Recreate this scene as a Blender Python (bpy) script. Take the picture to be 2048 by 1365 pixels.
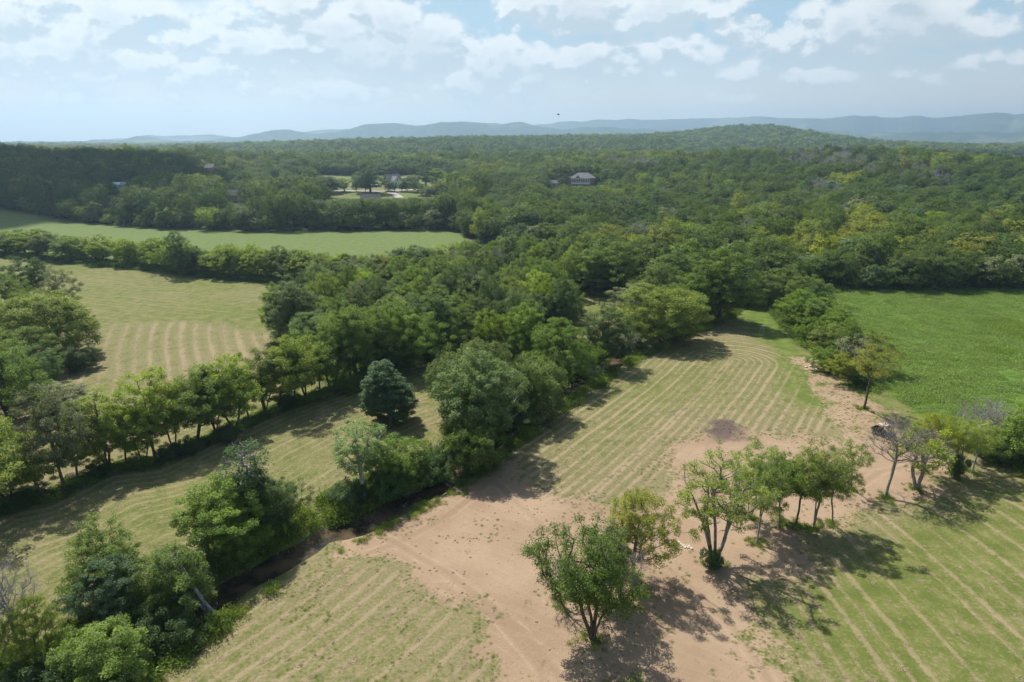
import bpy, math, random
import numpy as np
from mathutils import Vector
for o in list(bpy.data.objects): bpy.data.objects.remove(o)
S = bpy.context.scene
R = math.radians
PI = math.pi

# ------------------------------------------------------------------ camera
F, PITCH, CAMZ = 1365.33, R(16.5), 50.0
cam = bpy.data.cameras.new('camera'); camo = bpy.data.objects.new('camera', cam)
S.collection.objects.link(camo); S.camera = camo
cam.lens = 24; cam.sensor_width = 36; cam.clip_start = 0.5; cam.clip_end = 80000
camo.location = (0, 0, CAMZ); camo.rotation_euler = (PI/2-PITCH, 0, 0)

# ------------------------------------------------------------------ render look
S.view_settings.view_transform = 'Standard'; S.view_settings.look = 'None'
S.view_settings.gamma = 1; S.view_settings.use_curve_mapping = False
S.view_settings.exposure = 0.64
S.render.engine = 'CYCLES'
cy = S.cycles
cy.max_bounces = 7; cy.diffuse_bounces = 4; cy.glossy_bounces = 2; cy.transmission_bounces = 3
cy.volume_bounces = 0; cy.transparent_max_bounces = 4
cy.use_denoising = True

# ------------------------------------------------------------------ sun
SUN_EL = R(52.0)
SHX, SHY = 0.52, -0.854            # horizontal direction in which shadows fall
sun = bpy.data.lights.new('sun', 'SUN'); suno = bpy.data.objects.new('sun', sun)
S.collection.objects.link(suno)
sun.energy = 4.6; sun.angle = R(0.53); sun.color = (1.0, 0.955, 0.88)
sv = Vector((-SHX*math.cos(SUN_EL), -SHY*math.cos(SUN_EL), math.sin(SUN_EL)))
suno.rotation_euler = sv.to_track_quat('Z', 'Y').to_euler()
suno.location = (-40, 60, 200)

# ------------------------------------------------------------------ node helper
class NT:
    def __init__(s, tree): s.t = tree; s.n = tree.nodes; s.l = tree.links
    def node(s, typ, ins=None, **kw):
        n = s.n.new(typ)
        for k, v in kw.items(): setattr(n, k, v)
        for k, v in (ins or {}).items(): s.put(n.inputs[k], v)
        return n
    def put(s, sock, v):
        if isinstance(v, bpy.types.NodeSocket): s.l.new(v, sock)
        elif isinstance(v, bpy.types.Node): s.l.new(v.outputs[0], sock)
        else: sock.default_value = v
    def m(s, op, a, b=None, c=None, clamp=False):
        n = s.n.new('ShaderNodeMath'); n.operation = op; n.use_clamp = clamp
        s.put(n.inputs[0], a)
        if b is not None: s.put(n.inputs[1], b)
        if c is not None: s.put(n.inputs[2], c)
        return n.outputs[0]
    def mix(s, f, a, b, blend='MIX'):
        n = s.n.new('ShaderNodeMix'); n.data_type = 'RGBA'; n.blend_type = blend; n.clamp_factor = True
        s.put(n.inputs[0], f)
        s.put(n.inputs[6], a if isinstance(a, (bpy.types.NodeSocket, bpy.types.Node)) else (*a, 1))
        s.put(n.inputs[7], b if isinstance(b, (bpy.types.NodeSocket, bpy.types.Node)) else (*b, 1))
        return n.outputs[2]
    def step(s, v, lo, hi, a=0.0, b=1.0):
        n = s.n.new('ShaderNodeMapRange'); n.interpolation_type = 'SMOOTHSTEP'
        s.put(n.inputs[0], v); n.inputs[1].default_value = lo; n.inputs[2].default_value = hi
        n.inputs[3].default_value = a; n.inputs[4].default_value = b
        return n.outputs[0]
    def noise(s, vec, scale, detail=3, rough=0.55, w=None, dist=0.0):
        n = s.n.new('ShaderNodeTexNoise'); n.inputs['Scale'].default_value = scale
        n.inputs['Detail'].default_value = detail; n.inputs['Roughness'].default_value = rough
        n.inputs['Distortion'].default_value = dist
        if w is not None: n.noise_dimensions = '4D'; n.inputs['W'].default_value = w
        if vec is not None: s.put(n.inputs['Vector'], vec)
        return n.outputs['Fac']
    def attr(s, name):
        n = s.n.new('ShaderNodeAttribute'); n.attribute_name = name
        return n.outputs['Fac']

# ------------------------------------------------------------------ world: sky and clouds
def pix_dir(px, py):
    u = (px-1024)/F; v = (682.5-py)/F
    return u, math.cos(PITCH)+v*math.sin(PITCH), -math.sin(PITCH)+v*math.cos(PITCH)
def pix_azel(px, py):
    x, y, z = pix_dir(px, py)
    return math.atan2(x, y), math.atan2(z, math.hypot(x, y))

W = bpy.data.worlds.new('World'); S.world = W; W.use_nodes = True
wt = W.node_tree; wt.nodes.clear(); N = NT(wt)
# cloud banks by where they stand in the sky: pixel centre, half sizes, weight
BANKS = [(620,60,330,62,1.0),(770,85,160,62,1.15),(440,30,160,45,.8),(90,75,190,75,1.0),(270,100,90,48,.9),(40,20,150,40,.8),
         (1010,130,110,60,.9),(1190,25,250,42,1.0),(1290,110,200,42,.85),(1090,120,100,45,.8),(1490,60,80,26,.85),(1640,75,130,36,.95),
         (1800,35,200,60,.9),(1950,20,150,40,.7),(1640,155,80,20,.75),(1990,118,80,22,.75),(1770,145,70,16,.55),(1460,130,70,30,.7),
         (500,150,220,40,.85),(820,175,280,38,.8),(70,190,160,32,.7),(330,190,200,26,.6),(1080,190,200,26,.6),(1350,200,220,18,.45),(590,110,90,50,.9),(385,105,32,28,.8),(1910,158,60,14,.5),
         (1850,90,120,16,.5),(1280,-10,420,14,.5),(1960,160,70,14,.45),(700,140,330,36,.6),(1180,175,240,26,.5)]
gt = bpy.data.node_groups.new('CloudDensity', 'ShaderNodeTree')
gt.interface.new_socket('Az', in_out='INPUT', socket_type='NodeSocketFloat')
gt.interface.new_socket('El', in_out='INPUT', socket_type='NodeSocketFloat')
gt.interface.new_socket('Density', in_out='OUTPUT', socket_type='NodeSocketFloat')
G = NT(gt); gi = G.node('NodeGroupInput'); go = G.node('NodeGroupOutput')
az, el = gi.outputs[0], gi.outputs[1]
acc = None
for (bx, by, sx, sy, w) in BANKS:
    a0, e0 = pix_azel(bx, by); ra = sx/F*math.cos(PITCH); re = sy/F
    dx = G.m('MULTIPLY', G.m('SUBTRACT', az, a0), 1/ra); dy = G.m('MULTIPLY', G.m('SUBTRACT', el, e0), 1/re)
    d2 = G.m('ADD', G.m('MULTIPLY', dx, dx), G.m('MULTIPLY', dy, dy))
    g = G.m('MULTIPLY', G.step(d2, 0.0, 2.4, 1.0, 0.0), w)
    acc = g if acc is None else G.m('MAXIMUM', acc, g)
# away from the photographed part the clouds go on at random
cv = G.node('ShaderNodeCombineXYZ', {0: az, 1: G.m('MULTIPLY', el, 1.45), 2: 0.37})
far = G.noise(cv, 2.6, 2, .5)
out_a = G.step(G.m('ABSOLUTE', az), 0.68, 0.95); out_e = G.step(el, 0.20, 0.34)
outm = G.m('MAXIMUM', out_a, out_e)
acc = G.m('ADD', G.m('MULTIPLY', acc, G.m('SUBTRACT', 1.0, outm)), G.m('MULTIPLY', outm, G.step(far, .50, .74)))
n1 = G.noise(cv, 11.5, 9, .62, dist=0.1); n2 = G.noise(cv, 38.0, 6, .62)
vo1 = G.node('ShaderNodeTexVoronoi', {'Vector': G.node('ShaderNodeVectorMath', {0: cv, 1: G.node('ShaderNodeCombineXYZ', {0: G.m('MULTIPLY', n1, .10), 1: G.m('MULTIPLY', n2, .06), 2: 0.0})}, operation='ADD').outputs[0], 'Scale': 17.0, 'Smoothness': .35}, feature='SMOOTH_F1')
vo2 = G.node('ShaderNodeTexVoronoi', {'Vector': cv, 'Scale': 42.0, 'Smoothness': .3}, feature='SMOOTH_F1')
puff = G.m('ADD', G.m('MULTIPLY', G.m('SUBTRACT', .5, vo1.outputs['Distance']), .34), G.m('MULTIPLY', G.m('SUBTRACT', .5, vo2.outputs['Distance']), .17))
dens = G.m('ADD', G.m('ADD', G.m('ADD', puff, -.03), G.m('ADD', G.m('MULTIPLY', acc, .66), G.m('MULTIPLY', n1, .90))), G.m('MULTIPLY', n2, .24))
G.put(go.inputs[0], dens)

tc = N.node('ShaderNodeTexCoord'); sep = N.node('ShaderNodeSeparateXYZ', {0: tc.outputs['Generated']})
azw = N.m('ARCTAN2', sep.outputs[0], sep.outputs[1]); elw = N.m('ARCSINE', sep.outputs[2])
def cd(a, e):
    n = N.n.new('ShaderNodeGroup'); n.node_tree = gt; N.put(n.inputs[0], a); N.put(n.inputs[1], e); return n.outputs[0]
d0 = cd(azw, elw)
d1 = cd(N.m('SUBTRACT', azw, .006), N.m('ADD', elw, .014))
cov = N.step(d0, .87, 1.06)
lit = N.m('SUBTRACT', d0, d1)
lit = N.step(lit, -.07, .09)
thick = N.step(d0, 1.08, 1.42)
ccol = N.mix(lit, (.37,.43,.47), (.62,.64,.645))
ccol = N.mix(N.m('MULTIPLY', thick, .65), ccol, (.40,.455,.49))
hz = N.step(elw, 0.0, .13, 1.0, 0.0)
ccol = N.mix(N.m('MULTIPLY', hz, .62), ccol, (.545,.56,.555))
sky = N.node('ShaderNodeTexSky'); sky.sky_type = 'NISHITA'; sky.sun_disc = False
sky.sun_elevation = SUN_EL; sky.sun_rotation = math.atan2(-SHX, -SHY); sky.altitude = 200
sky.air_density = 1.0; sky.dust_density = 2.2; sky.ozone_density = 1.2
veil = N.m('MULTIPLY', N.step(elw, -.02, .60, .85, .10), 1.0)
bg_sky = N.node('ShaderNodeBackground', {0: sky.outputs[0], 1: 0.075})
bg_veil = N.node('ShaderNodeBackground', {0: N.mix(N.step(elw, .0, .15), (.66,.60,.53), (.25,.40,.50)), 1: 1.0})
bg_cl = N.node('ShaderNodeBackground', {0: ccol, 1: 1.0})
mx0 = N.node('ShaderNodeMixShader', {0: veil, 1: bg_sky.outputs[0], 2: bg_veil.outputs[0]})
cf = N.m('MULTIPLY', N.m('MULTIPLY', cov, .92), N.step(elw, .0, .055))
mx1 = N.node('ShaderNodeMixShader', {0: cf, 1: mx0.outputs[0], 2: bg_cl.outputs[0]})
wo = N.node('ShaderNodeOutputWorld', {0: mx1.outputs[0]})
W.cycles.sampling_method = 'MANUAL'; W.cycles.sample_map_resolution = 512

# ------------------------------------------------------------------ numpy noise and terrain
_rs = np.random.RandomState(7)
_tab = _rs.rand(256, 256)
def vnoise(x, y):
    x = np.asarray(x, float); y = np.asarray(y, float)
    xi = np.floor(x).astype(int); yi = np.floor(y).astype(int)
    fx = x-xi; fy = y-yi; fx = fx*fx*(3-2*fx); fy = fy*fy*(3-2*fy)
    a = _tab[xi & 255, yi & 255]; b = _tab[(xi+1) & 255, yi & 255]
    c = _tab[xi & 255, (yi+1) & 255]; d = _tab[(xi+1) & 255, (yi+1) & 255]
    return (a*(1-fx)+b*fx)*(1-fy)+(c*(1-fx)+d*fx)*fy
def fbm(x, y, s, oct=4):
    v = 0; a = .5; t = 0
    for i in range(oct):
        v = v+a*vnoise(x/s+i*17.3, y/s+i*9.1); t += a; a *= .5; s *= .5
    return v/t
def sst(a, b, v):
    t = np.clip((v-a)/(b-a), 0, 1); return t*t*(3-2*t)
def ground0(px, py, z=0.0):
    x, y, zz = pix_dir(px, py); k = (z-CAMZ)/zz
    return (x*k, y*k)
CREEK_PX = [(-260,1560),(-60,1470),(130,1400),(215,1362),(300,1300),(380,1252),(455,1195),(560,1122),(650,1083),(740,1043),(830,1003),(895,967),(945,925),(990,888),
            (1050,856),(1100,815),(1150,775),(1200,742),(1250,712),(1300,690),(1360,664),(1420,640),(1470,606),(1500,585),(1540,560),(1600,545)]
CREEK = np.array([ground0(x, y, -1.0) for x, y in CREEK_PX])
def seg_dist(x, y, P, signed=False):
    """distance to polyline P and the length along it, sign by side"""
    best = np.full(np.shape(x), 1e18); along = np.zeros(np.shape(x)); side = np.zeros(np.shape(x)); L = 0
    for i in range(len(P)-1):
        ax, ay = P[i]; bx, by = P[i+1]; dx, dy = bx-ax, by-ay; l = math.hypot(dx, dy)
        t = np.clip(((x-ax)*dx+(y-ay)*dy)/(l*l), 0, 1)
        ex, ey = x-(ax+t*dx), y-(ay+t*dy); d = ex*ex+ey*ey
        m = d < best
        best = np.where(m, d, best); along = np.where(m, L+t*l, along); side = np.where(m, np.sign(dx*ey-dy*ex), side)
        L += l
    return np.sqrt(best), along, side
def creek_smooth():
    P = CREEK
    for _ in range(2):
        Q = [P[0]]
        for i in range(len(P)-1):
            Q += [P[i]*.75+P[i+1]*.25, P[i]*.25+P[i+1]*.75]
        Q.append(P[-1]); P = np.array(Q)
    # small meanders
    n = np.arange(len(P)); P[:, 0] += .5*np.sin(n*.9); P[:, 1] += .4*np.sin(n*1.7+1)
    return P
CREEKS = creek_smooth()
def terrain(x, y, creek=True):
    x = np.asarray(x, float); y = np.asarray(y, float)
    D = np.hypot(x, y)
    pxx = 1024+F*x/np.maximum(y*math.cos(PITCH)+CAMZ*math.sin(PITCH), 1)
    pxx = np.where(y > 10, pxx, 1024)
    rid = np.interp(pxx, [-600,0,400,700,1000,1400,1700,1950,2300], [28,27,21,16,15,20,25,20,10])
    D2 = D*(1+.16*(fbm(x, y, 500, 2)-.5))
    z = rid*sst(480, 900, D2)
    z = z-(rid+2)*sst(900, 1350, D2)
    z = z+14*sst(1350, 2100, D2)*(.4+1.2*fbm(x, y, 600, 2))-8*sst(2300, 3500, D2)
    z = z+(fbm(x+900, y, 160, 3)-.5)*7*sst(480, 900, D)
    z = z+22*sst(1500, 2250, D2)*(1-sst(2500, 3300, D2))*np.interp(pxx, [300,620,1000,1500,1760,1950], [0,.55,.95,1,.35,0])*(.75+.5*fbm(x+70, y, 260, 3))
    # the wooded hill
    cx, cy_ = 2500*(1500-1024)/F*.96, 2440
    ex = (x-cx); ey = (y-cy_)
    sg = np.where(ex < 0, 225., 150.)
    z = z*(1-.8*np.exp(-(ex/500)**2-(ey/400)**2))+70*np.exp(-(ex/sg)**2/2-(ey/240)**2/2)+9*np.exp(-((ex-330)/160)**2/2-((ey+60)/300)**2/2)+13*np.exp(-((ex+480)/220)**2/2-(ey/300)**2/2)
    near = 1-sst(300, 400, D)
    z = z+near*((fbm(x, y, 28, 3)-.5)*1.0+(fbm(x+50, y, 5, 2)-.5)*.16)
    if creek:
        c = (D < 330)
        if np.any(c):
            d, al, sd = seg_dist(x[c] if np.ndim(x) else x, y[c] if np.ndim(y) else y, CREEKS)
            w = 2.6+.9*(vnoise(al/6.0, al*0+3)-.5)
            w = w+np.where(sd < 0, -.1, .9*vnoise(al/9., al*0+7))
            cz = -1.25*(1-sst(w*.45, w*1.3, d))-.25*(1-sst(w, w*3.2, d))
            if np.ndim(z): z = z.copy(); z[c] += cz
            else: z = z+cz
    return z
def tz(x, y): return float(terrain(np.array([x]), np.array([y]))[0])
def hit(px, py, tol=0.0):
    """where the sight line of a picture position meets the terrain"""
    dx, dy, dz = pix_dir(px, py)
    k = np.concatenate([np.linspace(20, 500, 600), np.linspace(500, 9000, 2500)])
    xs, ys, zs = dx*k, dy*k, CAMZ+dz*k
    t = terrain(xs, ys, creek=False)
    i = np.argmax(zs < t)
    return float(xs[i]), float(ys[i]), float(t[i])
def W0(pts): return np.array([ground0(a, b) for a, b in pts])
def WH(pts): return np.array([hit(a, b)[:2] for a, b in pts])
def poly_sd(x, y, P):
    """signed distance to polygon, positive inside"""
    d, _, _ = seg_dist(x, y, np.vstack([P, P[:1]]))
    ins = np.zeros(np.shape(x), bool); j = len(P)-1
    for i in range(len(P)):
        xi, yi = P[i]; xj, yj = P[j]
        c = ((yi > y) != (yj > y)) & (x < (xj-xi)*(y-yi)/((yj-yi) if yj != yi else 1e-9)+xi)
        ins ^= c; j = i
    return np.where(ins, d, -d)

# ------------------------------------------------------------------ regions of the land (picture outlines laid on the ground)
P_DIRT = W0([(672,1112),(760,1050),(860,1003),(955,950),(1005,935),(1050,965),(1110,1005),(1200,1020),(1290,985),(1340,950),(1350,905),(1400,862),(1455,850),(1520,872),(1600,862),
             (1690,872),(1740,850),(1800,870),(1860,930),(1905,935),(1900,965),(1830,985),(1720,1000),(1680,1060),(1590,1120),(1500,1200),(1530,1270),(1600,1350),(1650,1420),(1020,1430),(985,1320),(915,1225),(845,1165),(770,1135)])
P_DIRT2 = W0([(1580,720),(1625,712),(1660,745),(1740,790),(1790,820),(1800,880),(1700,900),(1655,850),(1640,790)])
P_BURN = W0([(1400,842),(1450,836),(1495,850),(1490,880),(1430,885),(1395,868)])
P_RFIELD = W0([(1005,945),(1045,862),(1120,815),(1200,748),(1300,700),(1400,650),(1500,605),(1560,640),(1600,715),(1650,790),(1680,870),(1560,880),(1400,905),(1330,960),(1200,1035),(1090,1010)])
P_BL = W0([(100,1440),(300,1330),(450,1235),(560,1165),(680,1112),(800,1128),(900,1190),(970,1290),(1040,1440)])
P_BR = W0([(1500,1200),(1600,1130),(1690,1060),(1730,1005),(1900,975),(2100,985),(2500,1100),(2500,1500),(1680,1500),(1590,1340)])
P_MEADOW = W0([(1640,570),(2500,560),(2500,1000),(2080,960),(1950,900),(1830,820),(1720,750),(1650,640)])
P_FAR = W0([(-500,405),(0,432),(270,456),(500,464),(900,461),(960,490),(1150,515),(1130,534),(900,562),(740,577),(600,569),(400,557),(200,532),(0,514),(-500,480)])
P_MID = W0([(-500,480),(0,514),(200,532),(400,557),(640,588),(560,660),(560,760),(300,880),(100,980),(0,1030),(-500,1230)])
P_STRIP = W0([(-500,1250),(0,1040),(100,990),(300,885),(560,765),(880,700),(1000,690),(940,820),(890,850),(830,870),(720,1000),(600,1060),(450,1150),(300,1200),(150,1310),(-300,1500)])
P_CLEAR = W0([(1175,598),(1215,590),(1275,592),(1262,636),(1200,640),(1150,640)])
P_LAWN = WH([(635,352),(700,352),(860,352),(910,362),(890,385),(860,395),(800,401),(700,399),(650,393)])
FOREST = np.vstack([W0([(-700,398),(0,430),(270,455),(500,463),(900,460),(960,489),(1140,513),(1160,540),(1150,585),(1275,590),(1290,640),(1340,655),(1420,645),(1500,606),(1525,590),
                        (1600,585),(1660,580),(1900,582),(2100,579),(2700,575)]), [(5200, 5200), (-5200, 5200)]])
WOOD1 = W0([(540,700),(560,655),(640,592),(760,583),(900,567),(1130,540),(1160,545),(1150,640),(1130,672),(1080,720),(1000,745),(940,742),(860,716),(760,752),(660,770)])
HEDGE = W0([(1518,600),(1560,590),(1640,600),(1670,660),(1730,735),(1760,790),(1720,780),(1640,720),(1580,675)])

rng = np.random.RandomState(11)
random.seed(5)

# ------------------------------------------------------------------ mesh helpers
def mesh_np(name, V, Q, mats, fmat=None, attrs=None, smooth=False, tris=None):
    """fast mesh from vertex and quad arrays"""
    me = bpy.data.meshes.new(name)
    V = np.asarray(V, np.float32); Q = np.asarray(Q, np.int32)
    T = np.zeros((0, 3), np.int32) if tris is None else np.asarray(tris, np.int32)
    me.vertices.add(len(V)); me.vertices.foreach_set('co', V.ravel())
    nl = len(Q)*4+len(T)*3; me.loops.add(nl)
    me.loops.foreach_set('vertex_index', np.concatenate([Q.ravel(), T.ravel()]))
    me.polygons.add(len(Q)+len(T))
    st = np.concatenate([np.arange(len(Q))*4, len(Q)*4+np.arange(len(T))*3]).astype(np.int32)
    me.polygons.foreach_set('loop_start', st)
    for m in (mats if isinstance(mats, (list, tuple)) else [mats]): me.materials.append(m)
    if fmat is not None: me.polygons.foreach_set('material_index', np.asarray(fmat, np.int32))
    me.update(calc_edges=True)
    if smooth: me.polygons.foreach_set('use_smooth', np.ones(len(me.polygons), bool))
    for k, v in (attrs or {}).items():
        a = me.attributes.new(k, 'FLOAT', 'POINT'); a.data.foreach_set('value', np.asarray(v, np.float32))
    me.validate()
    return me
def link(name, me, parent=None, loc=(0,0,0), rz=0, scale=(1,1,1)):
    o = bpy.data.objects.new(name, me); S.collection.objects.link(o)
    o.location = loc; o.rotation_euler = (0, 0, rz); o.scale = scale
    if parent is not None: o.parent = parent
    return o
def tag(o, label=None, cat=None, group=None, kind=None):
    if label: o['label'] = label
    if cat: o['category'] = cat
    if group: o['group'] = group
    if kind: o['kind'] = kind
    return o
class MB:
    """collects simple solids into one mesh"""
    def __init__(s): s.V = []; s.Fc = []
    def quadbox(s, P8):
        b = len(s.V); s.V += [tuple(p) for p in P8]
        s.Fc += [tuple(b+i for i in f) for f in ((3,2,1,0),(4,5,6,7),(0,1,5,4),(1,2,6,5),(2,3,7,6),(3,0,4,7))]
    def box(s, c, d, rz=0, rx=0):
        x, y, z = d[0]/2, d[1]/2, d[2]/2; P = []
        for (a, b, e) in ((-x,-y,-z),(x,-y,-z),(x,y,-z),(-x,y,-z),(-x,-y,z),(x,-y,z),(x,y,z),(-x,y,z)):
            b2 = b*math.cos(rx)-e*math.sin(rx); e2 = b*math.sin(rx)+e*math.cos(rx)
            a2 = a*math.cos(rz)-b2*math.sin(rz); b3 = a*math.sin(rz)+b2*math.cos(rz)
            P.append((c[0]+a2, c[1]+b3, c[2]+e2))
        s.quadbox(P)
    def tube(s, a, b, r0, r1=None, n=8, cap=True):
        r1 = r0 if r1 is None else r1
        a = Vector(a); b = Vector(b); d = (b-a).normalized()
        u = d.orthogonal().normalized(); v = d.cross(u); k = len(s.V)
        for p, r in ((a, r0), (b, r1)):
            for i in range(n):
                t = 2*PI*i/n; s.V.append(tuple(p+u*math.cos(t)*r+v*math.sin(t)*r))
        for i in range(n): s.Fc.append((k+i, k+(i+1) % n, k+n+(i+1) % n, k+n+i))
        if cap: s.Fc.append(tuple(k+i for i in reversed(range(n)))); s.Fc.append(tuple(k+n+i for i in range(n)))
    def poly(s, P): b = len(s.V); s.V += [tuple(p) for p in P]; s.Fc.append(tuple(range(b, b+len(P))))
    def build(s, name, mat, parent=None, loc=(0,0,0), rz=0, smooth=False):
        me = bpy.data.meshes.new(name); me.from_pydata(s.V, [], s.Fc); me.materials.append(mat); me.update()
        if smooth:
            for p in me.polygons: p.use_smooth = True
        return link(name, me, parent, loc, rz)

# ------------------------------------------------------------------ materials
def mat_new(name):
    m = bpy.data.materials.new(name); m.use_nodes = True; m.node_tree.nodes.clear(); return m, NT(m.node_tree)
def simple(name, col, rough=.7, metal=0, var=.15, scale=3.0, spec=.4):
    m, n = mat_new(name); tc = n.node('ShaderNodeTexCoord')
    f = n.noise(tc.outputs['Object'], scale, 4)
    c = n.mix(n.step(f, .3, .7), [max(0, v*(1-var)) for v in col], [min(1, v*(1+var)) for v in col])
    b = n.node('ShaderNodeBsdfPrincipled', {'Base Color': c, 'Roughness': rough, 'Metallic': metal, 'Specular IOR Level': spec})
    n.node('ShaderNodeOutputMaterial', {0: b.outputs[0]}); return m
def leafmat(name, c_dark, c_mid, c_light, trans=.38, hue=.5):
    m, n = mat_new(name)
    oi = n.node('ShaderNodeObjectInfo'); t = n.attr('tint')
    rnd = oi.outputs['Random']
    v = n.m('ADD', n.m('MULTIPLY', t, .72), n.m('MULTIPLY', rnd, .28))
    c = n.mix(n.step(v, .12, .5), c_dark, c_mid)
    c = n.mix(n.step(v, .5, .92), c, c_light)
    # each tree has its own overall tone
    hs = n.node('ShaderNodeHueSaturation', {'Hue': n.m('ADD', .5, n.m('MULTIPLY', n.m('SUBTRACT', rnd, .5), .05*hue)),
        'Saturation': n.m('ADD', .86, n.m('MULTIPLY', rnd, .18)), 'Value': n.m('ADD', .82, n.m('MULTIPLY', n.m('FRACT', n.m('MULTIPLY', rnd, 7.31)), .36)), 'Color': c})
    tr_c = n.mix(.45, hs.outputs[0], (.34,.46,.045), 'MIX')
    d = n.node('ShaderNodeBsdfPrincipled', {'Base Color': hs.outputs[0], 'Roughness': .6, 'Specular IOR Level': .07})
    tr = n.node('ShaderNodeBsdfTranslucent', {0: tr_c})
    mx = n.node('ShaderNodeMixShader', {0: trans, 1: d.outputs[0], 2: tr.outputs[0]})
    n.node('ShaderNodeOutputMaterial', {0: mx.outputs[0]}); return m
LEAF = {
 'mid':    leafmat('leaf_mid',    (0.074,0.131,0.018), (0.157,0.245,0.033), (0.276,0.358,0.054), .33),
 'bright': leafmat('leaf_bright', (0.126,0.193,0.018), (0.248,0.331,0.033), (0.414,0.462,0.054), .37),
 'yellow': leafmat('leaf_yellow', (0.183,0.199,0.018), (0.275,0.305,0.031), (0.407,0.395,0.054), .37),
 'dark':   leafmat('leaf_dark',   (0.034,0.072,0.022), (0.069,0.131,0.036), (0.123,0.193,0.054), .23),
 'blue':   leafmat('leaf_blue',   (.085,.150,.042), (.165,.250,.070), (.330,.410,.160), .30),
 'deep':   leafmat('leaf_deep',   (.040,.072,.014), (.082,.135,.024), (.150,.210,.040), .30),
 'sward':  leafmat('leaf_sward',  (.150,.225,.046), (.205,.300,.064), (.270,.370,.090), .34),
 'teal':   leafmat('leaf_teal',   (0.046,0.097,0.043), (0.091,0.163,0.072), (0.176,0.253,0.116), .21),
 'grey':   leafmat('leaf_grey',   (0.114,0.145,0.059), (0.199,0.230,0.104), (0.321,0.314,0.168), .25),
 'olive':  leafmat('leaf_olive',  (0.085,0.131,0.018), (0.134,0.210,0.033), (0.218,0.290,0.057), .31),
}
def barkmat(name, c1, c2, scale=6):
    m, n = mat_new(name); tc = n.node('ShaderNodeTexCoord')
    mp = n.node('ShaderNodeMapping', {0: tc.outputs['Object'], 'Scale': (1, 1, .3)})
    f = n.noise(mp.outputs[0], scale, 5, .65)
    c = n.mix(n.step(f, .38, .62), c1, c2)
    bp = n.node('ShaderNodeBump', {'Height': f, 'Strength': .5, 'Distance': .05})
    b = n.node('ShaderNodeBsdfPrincipled', {'Base Color': c, 'Roughness': .9, 'Specular IOR Level': .2, 'Normal': bp.outputs[0]})
    n.node('ShaderNodeOutputMaterial', {0: b.outputs[0]}); return m
BARK = {'brown': barkmat('bark_brown', (.075,.055,.040), (.17,.135,.10)), 'grey': barkmat('bark_grey', (.16,.14,.12), (.32,.29,.25)),
        'white': barkmat('bark_pale', (.22,.20,.17), (.62,.60,.55), 2.5), 'dead': barkmat('bark_dead', (.22,.20,.19), (.42,.39,.37))}

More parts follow.
